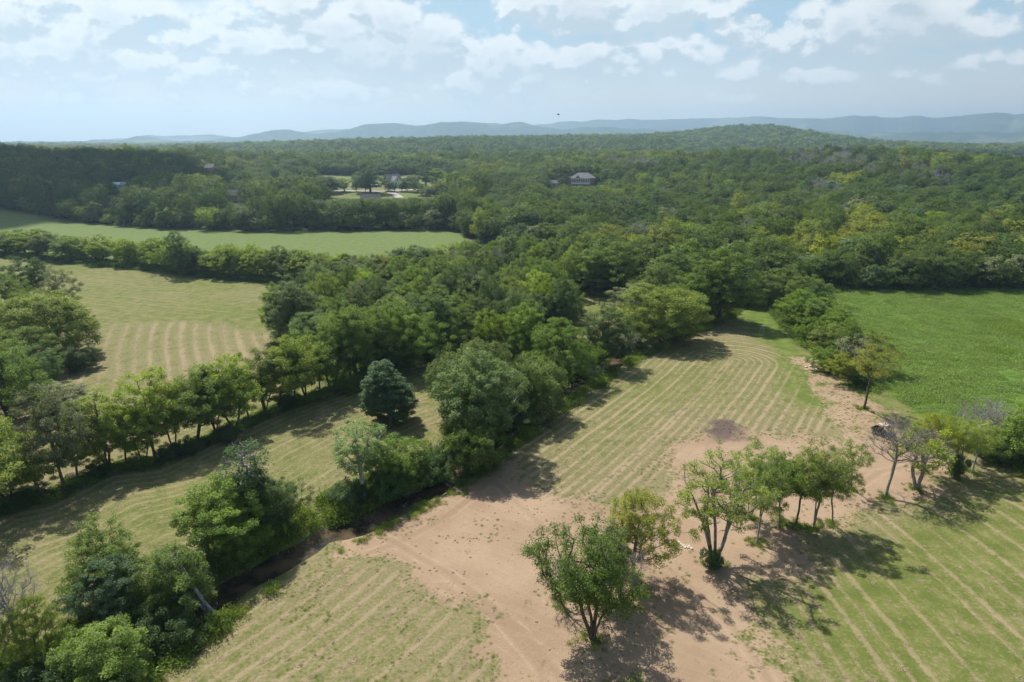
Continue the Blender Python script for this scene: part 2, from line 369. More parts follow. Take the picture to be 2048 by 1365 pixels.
# ------------------------------------------------------------------ tree growing
class Skel:
    def __init__(s): s.P = []; s.par = []
    def add(s, p, par): s.P.append(np.array(p, float)); s.par.append(par); return len(s.P)-1
def grow(r, H=14., CR=5., cb=.3, nclus=150, stems=1, lean=0.0, lump=.28, shell=.45, flat=1.0, trunk_r=None, spread=.35, topz=None, reach=.62, taper=0.0, pexp=.46, rmin=.018, base_wide=1.0):
    sk = Skel(); root = sk.add((0,0,-.3), -1)
    for sidx in range(stems):
        a = 2*PI*sidx/stems+r.rand()*1.2; cur = root; n = 9
        p = np.array([0., 0., -.3]); sp = (spread*(.7+.6*r.rand()) if stems > 1 else .05+.08*r.rand())
        topf = reach+.16*r.rand()
        d = np.array([math.cos(a)*sp+lean, math.sin(a)*sp, 1.]); d /= np.linalg.norm(d)
        for i in range(n):
            d = d+r.randn(3)*np.array([.07, .07, .02])-np.array([d[0], d[1], 0])*.06-np.array([lean*.06, 0, 0]); d[2] = max(d[2], .5); d /= np.linalg.norm(d)
            p = p+d*H*topf/n; cur = sk.add(p, cur)
    top = np.array([sk.P[i] for i in range(1, len(sk.P))])
    hi_ = top[:, 2] > min(H*.4, top[:, 2].max()*.8); cxy = top[hi_][:, :2].mean(0)
    zc = H*(cb+1)/2; rz_ = H*(1-cb)/2
    nb = 9; bd = r.randn(nb, 3); bd /= np.linalg.norm(bd, axis=1)[:, None]; bw = r.uniform(-.6, 1., nb)*lump
    pts = []; tries = 0; dmin = (CR*CR*rz_*4.2/nclus)**(1/3.)*.62
    while len(pts) < nclus and tries < nclus*40:
        tries += 1
        d = r.randn(3); d /= np.linalg.norm(d)
        k = 1+float((bw*np.clip((bd@d-.55)/.45, 0, 1)).sum())
        f = shell+(1-shell)*r.rand()**.55 if r.rand() < .8 else r.uniform(.15, shell+.1)
        if d[2] < 0: kz = .82
        else: kz = 1.
        tp = 1-taper*(d[2]*.5+.5)*1.0 if taper else 1.
        if d[2] < 0: tp *= 1+(base_wide-1)*(-d[2])
        p = np.array([cxy[0]+d[0]*CR*k*f*tp, cxy[1]+d[1]*CR*k*f*tp, zc+d[2]*rz_*min(k, 1.12)*f*kz*flat])
        if p[2] > H*1.03 or p[2] < H*.04: continue
        if pts and np.min(np.sum((np.array(pts)-p)**2, 1)) < dmin*dmin: continue
        pts.append(p)
    pts = np.array(pts)
    order = np.argsort(np.hypot(pts[:, 0]-cxy[0], pts[:, 1]-cxy[1])+np.abs(pts[:, 2]-H*(cb+.25))*.5)
    ends = []
    for i in order:
        p = pts[i]; P = np.array(sk.P); dv = p-P
        dist = np.linalg.norm(dv, axis=1)
        cost = dist+1.3*np.maximum(0, .30*dist-dv[:, 2])+np.where(P[:, 2] < H*cb*.55, 60., 0)
        j = int(np.argmin(cost)); a = P[j]; cur = j; L = dist[j]; ns = 2 if L < CR*.5 else 4
        mid = a+(p-a)*.5+np.array([0, 0, -.10*L])+r.randn(3)*.06*L
        for t in np.linspace(0, 1, ns+1)[1:]:
            q = a*(1-t)**2+mid*2*t*(1-t)+p*t*t
            cur = sk.add(q, cur)
        ends.append(cur)
    P = np.array(sk.P); par = np.array(sk.par)
    cnt = np.zeros(len(P)); cnt[ends] = 1
    for i in range(len(P)-1, 0, -1): cnt[par[i]] += cnt[i]
    tr = trunk_r or H*.021*(1.0 if stems == 1 else 1.25)
    rad = tr*(np.maximum(cnt, .5)/max(cnt[0], 1))**pexp
    rad = np.maximum(rad, rmin)
    low = P[:, 2] < .6; rad[low] *= 1.25
    return P, par, rad, pts[order], cxy
def tubes(P, par, rad, extra=None):
    """all branches as tapered prisms"""
    e = np.arange(1, len(P)); a = P[par[e]]; b = P[e]; ra = np.minimum(rad[par[e]], rad[e]*1.5); rb = rad[e]
    if extra is not None:
        a = np.vstack([a, extra[0]]); b = np.vstack([b, extra[1]]); ra = np.concatenate([ra, extra[2]]); rb = np.concatenate([rb, extra[2]*.4])
    d = b-a; L = np.linalg.norm(d, axis=1); ok = L > 1e-4; a, b, ra, rb, d, L = a[ok], b[ok], ra[ok], rb[ok], d[ok], L[ok]
    d = d/L[:, None]; b = b+d*(rb*.3)[:, None]
    ref = np.where(np.abs(d[:, 2:3]) < .9, np.array([[0, 0, 1.]]), np.array([[1., 0, 0]]))
    u = np.cross(d, ref); u /= np.linalg.norm(u, axis=1)[:, None]; v = np.cross(d, u)
    Vs, Qs, off = [], [], 0
    for n, msk in ((7, ra > .12), (4, (ra <= .12) & (ra > .045)), (3, ra <= .045)):
        if not msk.any(): continue
        A, B, U, Vv, Ra, Rb = a[msk], b[msk], u[msk], v[msk], ra[msk], rb[msk]; k = len(A)
        t = 2*PI*np.arange(n)/n; c, s_ = np.cos(t), np.sin(t)
        off_v = U[:, None, :]*c[None, :, None]+Vv[:, None, :]*s_[None, :, None]
        VA = A[:, None, :]+off_v*Ra[:, None, None]; VB = B[:, None, :]+off_v*Rb[:, None, None]
        Vs.append(np.concatenate([VA, VB], 1).reshape(-1, 3))
        i = np.arange(n); q = np.stack([i, (i+1) % n, n+(i+1) % n, n+i], 1)
        Qs.append((q[None]+(np.arange(k)*2*n)[:, None, None]+off).reshape(-1, 4)); off += k*2*n
    return np.vstack(Vs), np.vstack(Qs)
def leaves(r, C, per, s, rc, ctr, up=1.05, out=.55, droop=0.0, flatten=.7, asp=.62):
    n = len(C)*per
    cid = np.repeat(np.arange(len(C)), per)
    rcs = rc*(.75+.5*r.rand(len(C)))
    g = r.randn(n, 3); g /= np.linalg.norm(g, axis=1)[:, None]; g *= (r.rand(n)**.45)[:, None]
    g *= rcs[cid][:, None]; g[:, 2] *= flatten
    if droop: g[:, 2] -= droop*np.hypot(g[:, 0], g[:, 1])*1.2+droop*.5*r.rand(n)
    p = C[cid]+g
    nn = r.randn(n, 3)*.62+np.array([0, 0, up]); o = C[cid]+g*2-ctr; o /= np.linalg.norm(o, axis=1)[:, None]+1e-6
    nn += o*out; nn /= np.linalg.norm(nn, axis=1)[:, None]
    t = np.cross(nn, r.randn(n, 3)); t /= np.linalg.norm(t, axis=1)[:, None]; b = np.cross(nn, t)
    ss = s*(.6+.8*r.rand(n))[:, None]
    t *= ss*.5; b *= ss*.5*asp
    bend = nn*ss*.10
    V = np.stack([p-t-bend, p+b+bend*.5, p+t-bend, p-b+bend*.5], 1).reshape(-1, 3)
    Q = np.arange(n*4).reshape(-1, 4)
    ct = r.rand(len(C)); tint = np.clip(.5+(ct[cid]-.5)*.55+(r.rand(n)-.5)*.65, 0, 1)
    return V, Q, np.repeat(tint, 4)
PROTO = {}
def make_proto(key, seed, leaf='mid', bark='brown', per=110, s=.34, rc=.95, twigs=3, droop=0.0, nleaf=1.0, sub=None, **kw):
    """native tree: trunk mesh and crown mesh of height H and width 2*CR"""
    r = np.random.RandomState(seed)
    P, par, rad, C, cxy = grow(r, **kw)
    H = kw.get('H', 14.)
    # twigs fan out of every branch end
    ex = None
    if twigs:
        k = len(C)*twigs; cid = np.repeat(np.arange(len(C)), twigs)
        dv = r.randn(k, 3)+np.array([0, 0, .5]); oo = C[cid]-np.array([cxy[0], cxy[1], H*.45]); oo /= np.linalg.norm(oo, axis=1)[:, None]
        dv += oo*1.1; dv /= np.linalg.norm(dv, axis=1)[:, None]
        a = C[cid]; b = a+dv*(rc*(.6+.7*r.rand(k)))[:, None]
        ex = [a, b, np.full(k, .017 if per else .022)]
        if per == 0:      # bare trees carry a second order of twigs
            m = (a+b)/2; d2 = r.randn(k, 3)*.8+dv; d2 /= np.linalg.norm(d2, axis=1)[:, None]
            m2 = a*.2+b*.8; d3 = r.randn(k, 3)*.8+dv; d3 /= np.linalg.norm(d3, axis=1)[:, None]
            ex = [np.vstack([a, m, m2]), np.vstack([b, m+d2*rc*.6, m2+d3*rc*.5]), np.concatenate([np.full(k, .022), np.full(2*k, .016)])]
    V, Q = tubes(P, par, rad, ex)
    tm = mesh_np(key+'_trunk', V, Q, BARK[bark], smooth=False)
    cm = None
    if per:
        Cl = C if nleaf >= 1 else C[r.rand(len(C)) < nleaf]
        V2, Q2, ti = leaves(r, Cl, per, s, rc, np.array([cxy[0], cxy[1], H*.5]), droop=droop)
        if sub is not None: pass
        cm = mesh_np(key+'_crown', V2, Q2, LEAF[leaf], attrs={'tint': ti})
        x0, x1 = np.percentile(V2[:, 0], [1, 99]); y0, y1 = np.percentile(V2[:, 1], [1, 99]); zt = V2[:, 2].max()
    else:
        x0, x1 = V[:, 0].min(), V[:, 0].max(); y0, y1 = V[:, 1].min(), V[:, 1].max(); zt = V[:, 2].max()
    PROTO[key] = dict(t=tm, c=cm, H=float(zt), W=float((x1-x0+y1-y0)/2), cx=float(x0+x1)/2, cy=float(y0+y1)/2)
# broad forms shared by many trees
make_proto('round0', 1, H=14, CR=4.9, cb=.10, nclus=190, per=195, lump=.45, base_wide=1.25, s=.205, rc=.85)
make_proto('round1', 2, H=14, CR=5.3, cb=.10, nclus=200, per=195, stems=2, spread=.25, lump=.5, base_wide=1.2, s=.205, rc=.85)
make_proto('round2', 3, H=14, CR=4.6, cb=.14, nclus=180, per=195, lump=.65, s=.205, rc=.82)
make_proto('tall0', 4, H=16, CR=4.2, cb=.10, nclus=190, per=195, lump=.6, base_wide=1.25, s=.205, rc=.85)
make_proto('tall1', 5, H=16, CR=3.8, cb=.16, nclus=150, per=195, lump=.7, s=.205, rc=.85)
make_proto('open0', 6, H=13, CR=4.2, cb=.20, nclus=115, per=185, lump=.7, shell=.5, s=.21, rc=.82, trunk_r=.20)
make_proto('open1', 7, H=13, CR=4.0, cb=.20, nclus=106, per=185, lump=.8, stems=2, spread=.16, s=.21, rc=.82, trunk_r=.22)
make_proto('open2', 8, H=13, CR=3.8, cb=.20, nclus=102, per=185, lump=.8, stems=3, spread=.22, s=.21, rc=.82, trunk_r=.24)
make_proto('weep0', 9, H=12, CR=4.8, cb=.08, nclus=200, per=195, stems=2, droop=.55, s=.205, lump=.45, rc=.85)
make_proto('bush0', 10, H=6, CR=3.4, cb=.02, nclus=120, per=150, stems=3, spread=.5, rc=.7, s=.20, lump=.5)
make_proto('bush1', 12, H=5, CR=3.0, cb=.02, nclus=100, per=150, stems=3, spread=.6, rc=.7, s=.20, lump=.6)
BARE = dict(per=0, twigs=9, pexp=.43, rmin=.024)
make_proto('dead0', 14, H=13, CR=4.3, cb=.36, nclus=90, bark='dead', rc=1.2, stems=1, **BARE)
make_proto('dead1', 15, H=12, CR=3.6, cb=.34, nclus=80, bark='dead', rc=1.1, stems=2, spread=.2, **BARE)
make_proto('half0', 16, H=12, CR=3.8, cb=.36, nclus=100, per=90, twigs=6, bark='grey', rc=.9, stems=2, spread=.22, nleaf=.45, s=.26, pexp=.42, rmin=.026)

ORD = ('first second third fourth fifth sixth seventh eighth ninth tenth eleventh twelfth thirteenth fourteenth fifteenth sixteenth seventeenth eighteenth nineteenth twentieth '
       'twenty-first twenty-second twenty-third twenty-fourth twenty-fifth twenty-sixth twenty-seventh twenty-eighth twenty-ninth thirtieth thirty-first thirty-second thirty-third '
       'thirty-fourth thirty-fifth thirty-sixth thirty-seventh thirty-eighth thirty-ninth fortieth').split()
N_TREES = [0]
def place_tree(key, x, y, H, Wd, label, leaf=None, bark=None, group=None, cat='tree', name=None, rz=None, lean=0, leandir=0, z=None):
    p = PROTO[key]; z = tz(x, y) if z is None else z
    root = bpy.data.objects.new(name or ('bush' if cat == 'bush' else 'tree'), None); S.collection.objects.link(root)
    root.empty_display_size = .5
    sh, sw = H/p['H'], Wd/p['W']
    rz = random.uniform(0, 2*PI) if rz is None else rz
    ox = (p['cx']*math.cos(rz)-p['cy']*math.sin(rz))*sw*0
    root.location = (x, y, z-.05); root.rotation_euler = (lean*math.cos(leandir), lean*math.sin(leandir), rz); root.scale = (sw, sw, sh)
    tag(root, label, cat, group)
    t = link('trunk', p['t'], root)
    if bark: t.material_slots[0].link = 'OBJECT'; t.material_slots[0].material = BARK[bark]
    if p['c']:
        c = link('crown', p['c'], root)
        if leaf: c.material_slots[0].link = 'OBJECT'; c.material_slots[0].material = LEAF[leaf]
    N_TREES[0] += 1
    return root
def px_tree(key, bx, by, top, w, label, **kw):
    """tree whose foot, top and width are read off the photograph"""
    x, y, z = hit(bx, by)
    D = math.hypot(x, y); _, e = pix_azel(bx, top)
    H = CAMZ+D*math.tan(e)-z; depth = y*math.cos(PITCH)+(CAMZ-z)*math.sin(PITCH)
    return place_tree(key, x, y, max(H, 2.5), w*depth/F, label, **kw)

# ================================================================== GROUND
def spaced(a, segs):
    out = [a]
    for end, step, gr in segs:
        s = step
        while out[-1] < end: out.append(out[-1]+s); s *= gr
    return np.array(out)
xp = spaced(0., [(78, .55, 1.0), (150, .6, 1.02), (420, 2.2, 1.04), (3200, 9, 1.03), (12500, 70, 1.14)])
xs = np.concatenate([-xp[:0:-1], xp])
ys = spaced(12., [(125, .55, 1.0), (240, .6, 1.012), (520, 1.8, 1.02), (3600, 5, 1.03), (12500, 90, 1.12)])
ys = np.concatenate([[-8000, -2500, -600, -150, -40, -8], ys])
gx, gy = np.meshgrid(xs, ys)
fx, fy = gx.ravel(), gy.ravel()
gz = terrain(fx, fy)
gz = np.where(fy < 10, 0, gz)
D_ = np.hypot(fx, fy)
gz = gz-np.where(D_ > 12000, (D_-12000)*.0, 0)
e1 = (fbm(fx, fy, 9, 3)-.5); e2 = (fbm(fx+400, fy, 3.0, 2)-.5)
def reg(P, soft=1.0, wob=6.0, wob2=2.0):
    s = poly_sd(fx, fy, P)+e1*wob+e2*wob2
    return sst(-soft, soft, s)
dirt = np.maximum(reg(P_DIRT, 4.5, 8, 5), .72*reg(P_DIRT2, 4, 6, 4)); burn = reg(P_BURN, 3.5, 5, 2)
rf = reg(P_RFIELD, 2, 2, 1); bl = reg(P_BL, 2, 2, 1); br = reg(P_BR, 3, 3, 1); mead = reg(P_MEADOW, 1.5, 4, 2)
farf = reg(P_FAR, 3, 4, 1); mid = reg(P_MID, 3, 3, 1); strip = reg(P_STRIP, 2, 2, 1); clr = reg(P_CLEAR, 2, 3, 1); lawn = reg(P_LAWN, 4, 10, 2)
forest = reg(FOREST, 3, 6, 2)*(1-farf)*(1-mead)*(1-clr)*(1-lawn)
wood1 = reg(WOOD1, 3, 5, 2)
forest = np.maximum(forest, wood1*.9)
cd_, cal, csd = seg_dist(fx, fy, CREEKS)
bank = 1-sst(2.6, 5.6, cd_+e1*5+np.where(csd > 0, -1.6, .8))
bed = 1-sst(1.2, 2.6, cd_)
TROW = W0([(-700,1330),(-200,1120),(15,1015),(90,1000),(215,940),(310,928),(430,872),(550,820),(690,772),(870,716)])
trd, tral, trs = seg_dist(fx, fy, TROW)
MROW = W0([(-600,480),(0,511),(100,519),(376,545),(547,562),(740,576)])
mrd, _, _ = seg_dist(fx, fy, MROW)
hedge = reg(HEDGE, 2, 3, 1)
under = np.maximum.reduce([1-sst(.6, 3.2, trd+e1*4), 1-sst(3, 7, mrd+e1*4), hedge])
# across-the-swath coordinate in metres for every mown piece
spine, _, _ = seg_dist(fx, fy, W0([(1000,1150),(1200,975),(1330,860),(1420,770),(1462,722)]))
sw_r = spine
sw_strip = trd*np.sign(trs)
ax, ay = ground0(560, 1330); bx, by = ground0(690, 1225); ln = math.hypot(bx-ax, by-ay)
sw_bl = ((fx-ax)*(by-ay)-(fy-ay)*(bx-ax))/ln+2.0*np.sin(fy/14.)
sw_br = fx+.10*fy+1.4*np.sin(fy/17.)
ax, ay = ground0(330, 640); bx, by = ground0(300, 770); ln = math.hypot(bx-ax, by-ay)
sw_m1 = ((fx-ax)*(by-ay)-(fy-ay)*(bx-ax))/ln+1.5*np.sin(fy/16)
ax, ay = ground0(200, 568); bx, by = ground0(520, 600); ln = math.hypot(bx-ax, by-ay)
sw_m2 = ((fx-ax)*(by-ay)-(fy-ay)*(bx-ax))/ln
LM = W0([(-300,640),(200,648),(380,640),(560,668)])
lower = reg(np.vstack([LM, W0([(600,900),(-400,1200)])]), 4, 5, 2)
swc = np.zeros_like(fx); swa = np.zeros_like(fx)
for mask, c, a in ((strip, sw_strip*1.8, .6), (farf, sw_m2*1.2, .08), (mid*(1-lower), sw_m2*1.1, .34), (mid*lower, sw_m1*.88, .8), (bl, sw_bl*1.6, .72), (br, sw_br*1.5, .95), (rf, sw_r*1.9, .95)):
    m = mask > .5; swc[m] = c[m]; swa[m] = a*np.clip((mask[m]-.5)*2, 0, 1)
swa *= (1-bank)*(1-forest)
dry = .45*np.ones_like(fx)
dry = dry*(1-strip)+strip*.48; dry = dry*(1-bl)+bl*(.58); dry = dry*(1-br)+br*.34; dry = dry*(1-rf)+rf*.56
dry = dry*(1-mid)+mid*(.40+.20*lower); ghd = (1-sst(4, 15, seg_dist(fx, fy, W0([(1520,610),(1640,705),(1700,800)]))[0]+e1*8)); dry = dry*(1-.8*ghd*rf); swa = swa*(1-.85*ghd*rf)
dry = dry*(1-farf)+farf*.24; dry = dry*(1-mead)+mead*.0; dry = dry*(1-clr)+clr*.35
dry = np.clip(dry+(fbm(fx, fy, 22, 3)-.5)*.35*(1-farf), 0, 1)
# worn fringe round the bare soil
fr = sst(-9, 0, poly_sd(fx, fy, P_DIRT)+e1*9)*(1-dirt); dry = np.clip(dry+.25*fr, 0, 1)
lush = np.maximum.reduce([mead, .55*ghd*rf, .85*bank, .35*under*(1-farf), .5*farf, .6*lawn])
lush = np.clip(lush, 0, 1)*(1-dirt)
TRK = [[(1300,1040),(1380,1008),(1460,985),(1560,960)],[(1330,1130),(1400,1190),(1480,1270),(1560,1400)],[(1690,990),(1760,945),(1830,932),(1920,938),(2080,985)],[(700,1120),(800,1085),(900,1030),(985,962)],[(880,1170),(1000,1240),(1080,1330),(1100,1430)],[(990,965),(1080,1050),(1150,1110),(1230,1180)],[(1350,900),(1300,1000),(1240,1090),(1100,1200)],[(760,1070),(900,1150),(1040,1260),(1180,1420)]]
track = np.minimum.reduce([seg_dist(fx, fy, W0(t))[0] for t in TRK])
ny, nx = gx.shape
idx = np.arange(nx*ny).reshape(ny, nx)
Qg = np.stack([idx[:-1, :-1].ravel(), idx[:-1, 1:].ravel(), idx[1:, 1:].ravel(), idx[1:, :-1].ravel()], 1)
mg, g = mat_new('ground')
tcg = g.node('ShaderNodeTexCoord'); P = tcg.outputs['Object']
a_d, a_b, a_dry, a_l, a_f, a_s, a_sa, a_bed, a_mead, a_farf = [g.attr(k) for k in ('dirt','burn','dry','lush','forest','swath','swath_amount','bed','meadow','farfield')]
n_big = g.noise(P, .045, 4); n_mid = g.noise(P, .35, 5, .6); n_fine = g.noise(P, 2.6, 5, .7); n_xf = g.noise(P, 9.0, 3, .7)
# grass
gr = g.mix(g.step(n_mid, .3, .7), (0.090,0.117,0.023), (0.142,0.161,0.037))
gr = g.mix(g.m('MULTIPLY', g.step(n_fine, .45, .72), .6), gr, (0.155,0.155,0.048))
gr = g.mix(a_l, gr, g.mix(g.step(n_mid, .35, .68), (0.062,0.122,0.017), (0.114,0.184,0.028)))
gr = g.mix(g.m('MULTIPLY', a_farf, .8), gr, g.mix(g.step(n_mid, .3, .7), (0.098,0.146,0.041), (0.127,0.167,0.052)))
mnn = g.noise(g.node('ShaderNodeMapping', {0: P, 'Scale': (.5, 1, 1), 'Rotation': (0,0,.4)}).outputs[0], .10, 5, .65)
gr = g.mix(g.m('MULTIPLY', a_mead, g.step(mnn, .45, .7, 0, .4)), gr, (0.176,0.220,0.030))
straw = g.mix(g.step(n_fine, .3, .7), (0.170,0.135,0.076), (0.285,0.226,0.139))
# general dryness in flecks
sc1 = g.step(g.m('ADD', g.m('ADD', g.m('MULTIPLY', n_fine, .9), g.m('MULTIPLY', n_mid, .6)), g.m('MULTIPLY', a_dry, .85)), .98, 1.36)
col = g.mix(g.m('MULTIPLY', sc1, .72), gr, straw)
# windrows: pairs of lines about three metres apart, frayed
wv = g.m('ADD', a_s, g.m('MULTIPLY', g.m('SUBTRACT', n_mid, .5), .8))
wv = g.m('ADD', wv, g.m('MULTIPLY', g.m('SUBTRACT', n_fine, .5), 1.0))
ph = g.m('MULTIPLY', wv, 2*PI/3.1)
w1 = g.m('ADD', g.m('SINE', ph), g.m('MULTIPLY', g.m('SINE', g.m('MULTIPLY', ph, .5)), .22))
amp = g.m('ADD', g.m('ADD', g.m('MULTIPLY', n_big, 1.6), g.m('MULTIPLY', g.m('SUBTRACT', n_xf, .5), 3.0)), g.m('MULTIPLY', g.m('SUBTRACT', g.noise(P, .9, 3), .5), 2.4))
amp = g.m('ADD', amp, g.m('MULTIPLY', g.m('SUBTRACT', g.noise(g.node('ShaderNodeCombineXYZ', {0: g.m('MULTIPLY', a_s, .27), 1: n_big, 2: 0.0}).outputs[0], 1.0, 2, .7), .5), 3.4))
line = g.step(g.m('SUBTRACT', g.m('ADD', g.m('ADD', w1, amp), g.m('MULTIPLY', g.m('SUBTRACT', a_dry, .45), 1.4)), g.m('MULTIPLY', g.attr('thin'), 1.0)), .75, 1.5)
fr_ = g.m('MULTIPLY', line, g.m('MULTIPLY', a_sa, g.step(a_dry, .0, .55, .35, 1.0)))
col = g.mix(g.m('MULTIPLY', fr_, .70), col, g.mix(n_xf, (0.242,0.180,0.106), (0.396,0.304,0.198)))
# green between the windrows
gl = g.m('MULTIPLY', g.m('MULTIPLY', g.step(g.m('ADD', w1, g.m('MULTIPLY', g.m('SUBTRACT', n_fine, .5), 2.2)), -.2, -1.2), a_sa), g.m('SUBTRACT', 1.0, g.m('MULTIPLY', g.attr('thin'), .7)))
col = g.mix(g.m('MULTIPLY', gl, .55), col, g.mix(n_fine, (0.077,0.101,0.023), (0.122,0.139,0.033)))
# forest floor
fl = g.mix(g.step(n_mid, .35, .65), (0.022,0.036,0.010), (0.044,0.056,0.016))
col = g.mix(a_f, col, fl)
# bare soil with the passes of the box blade
mpb = g.node('ShaderNodeMapping', {0: P, 'Rotation': (0, 0, R(44))})
wob = g.node('ShaderNodeMix', {0: .03, 6: mpb.outputs[0]}, data_type='RGBA') if False else mpb
dv = g.node('ShaderNodeVectorMath', {0: mpb.outputs[0], 1: g.node('ShaderNodeCombineXYZ', {0: g.m('MULTIPLY', n_mid, .9), 1: g.m('MULTIPLY', n_mid, .7), 2: 0.0})}, operation='ADD')
brk = g.node('ShaderNodeTexBrick', {'Vector': dv.outputs[0], 'Scale': 1.0, 'Mortar Size': .085, 'Mortar Smooth': 1.0, 'Bias': 0.0, 'Brick Width': 3.2, 'Row Height': 1.15,
    'Color1': (.0,.0,.0,1), 'Color2': (.35,.35,.35,1), 'Mortar': (1,1,1,1)})
bw = g.m('MULTIPLY', brk.outputs[0], g.step(g.noise(P, .11, 4, .6), .42, .62))
so = g.mix(g.step(g.noise(P, .09, 5, .6), .3, .7), (.265,.182,.118), (.342,.246,.162))
so = g.mix(g.m('MULTIPLY', g.step(n_fine, .35, .75), .40), so, (.255,.178,.122))
so = g.mix(g.m('MULTIPLY', g.m('MULTIPLY', bw, g.step(n_fine, .3, .6)), .60), so, (.38,.285,.195))
trk = g.node('ShaderNodeTexWave', {'Vector': g.node('ShaderNodeMapping', {0: P, 'Rotation': (0,0,R(-52))}).outputs[0], 'Scale': .22, 'Distortion': 7.5, 'Detail': 5, 'Detail Scale': .35})
so = g.mix(g.m('MULTIPLY', g.step(trk.outputs['Fac'], .75, .98), g.m('MULTIPLY', n_big, .22)), so, (.37,.275,.185))
so = g.mix(g.m('MULTIPLY', g.step(n_xf, .60, .80), .25), so, (.40,.32,.24))
td = g.m('ABSOLUTE', g.m('SUBTRACT', g.m('ADD', g.attr('track'), g.m('MULTIPLY', g.m('SUBTRACT', n_mid, .5), .5)), .85))
so = g.mix(g.m('MULTIPLY', g.step(td, .26, .06), g.m('MULTIPLY', g.step(n_mid, .40, .62), .40)), so, (.40,.30,.20))
so = g.mix(g.m('MULTIPLY', g.step(g.attr('track'), .55, .2), .25), so, (.20,.135,.085))
tuft = g.step(g.m('ADD', g.noise(P, .5, 6, .72), g.m('MULTIPLY', g.noise(P, .06, 3), .55)), .88, 1.00)
so = g.mix(g.m('MULTIPLY', tuft, .75), so, (0.063,0.085,0.026))
dm = g.step(g.m('ADD', g.m('ADD', a_d, g.m('MULTIPLY', g.m('SUBTRACT', n_fine, .5), 1.2)), g.m('MULTIPLY', g.m('SUBTRACT', n_mid, .5), 1.6)), .36, .68)
col = g.mix(dm, col, so)
# burnt patch
bm_ = g.step(g.m('ADD', a_b, g.m('MULTIPLY', g.m('SUBTRACT', n_mid, .5), 1.0)), .35, .9)
col = g.mix(g.m('MULTIPLY', bm_, .92), col, g.mix(n_fine, (.070,.050,.050), (.125,.090,.082)))
# creek bed
bd_ = g.mix(g.step(n_fine, .35, .7), (.115,.075,.045), (.26,.19,.13))
col = g.mix(g.step(g.m('ADD', a_bed, g.m('MULTIPLY', g.m('SUBTRACT', n_fine, .5), .5)), .3, .8), col, bd_)
hgt = g.m('ADD', g.m('MULTIPLY', n_fine, .7), g.m('ADD', g.m('MULTIPLY', n_xf, .35), g.m('MULTIPLY', fr_, .25)))
bmp = g.node('ShaderNodeBump', {'Height': hgt, 'Strength': .6, 'Distance': .20})
bs = g.node('ShaderNodeBsdfPrincipled', {'Base Color': col, 'Roughness': .95, 'Specular IOR Level': .12, 'Normal': bmp.outputs[0]})
g.node('ShaderNodeOutputMaterial', {0: bs.outputs[0]})
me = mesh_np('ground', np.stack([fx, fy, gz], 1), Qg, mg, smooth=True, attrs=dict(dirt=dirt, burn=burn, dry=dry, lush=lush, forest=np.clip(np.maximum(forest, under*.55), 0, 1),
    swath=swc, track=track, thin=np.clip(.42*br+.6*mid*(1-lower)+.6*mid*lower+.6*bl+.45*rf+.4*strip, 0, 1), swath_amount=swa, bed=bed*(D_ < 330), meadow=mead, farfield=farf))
tag(link('ground', me), 'mown fields, bare soil and woodland floor of the valley', kind='structure')

# ------------------------------------------------------------------ creek water
C_ = CREEKS; t_ = np.gradient(C_, axis=0); t_ /= np.linalg.norm(t_, axis=1)[:, None]; nn_ = np.stack([-t_[:, 1], t_[:, 0]], 1)
V = []; Q = []
for k in range(-3, 4): V.append(np.column_stack([C_+nn_*k*1.0, np.full(len(C_), -.98)]))
V = np.vstack(V); n = len(C_)
for k in range(6):
    for i in range(n-1): Q.append((k*n+i, k*n+i+1, (k+1)*n+i+1, (k+1)*n+i))
mw, w_ = mat_new('water'); tcw = w_.node('ShaderNodeTexCoord')
nw = w_.noise(tcw.outputs['Object'], .35, 3); nw2 = w_.noise(tcw.outputs['Object'], 3.2, 3)
cw = w_.mix(w_.step(nw, .35, .65), (.035,.028,.020), (.120,.082,.052))
bw_ = w_.node('ShaderNodeBump', {'Height': nw2, 'Strength': .12, 'Distance': .05})
bw2 = w_.node('ShaderNodeBsdfPrincipled', {'Base Color': cw, 'Roughness': .07, 'Specular IOR Level': 1.0, 'IOR': 1.4, 'Normal': bw_.outputs[0]})
w_.node('ShaderNodeOutputMaterial', {0: bw2.outputs[0]})
tag(link('creek_water', mesh_np('creek_water', V, Q, mw, smooth=True)), 'shallow brown creek water running between the weedy banks', kind='structure')

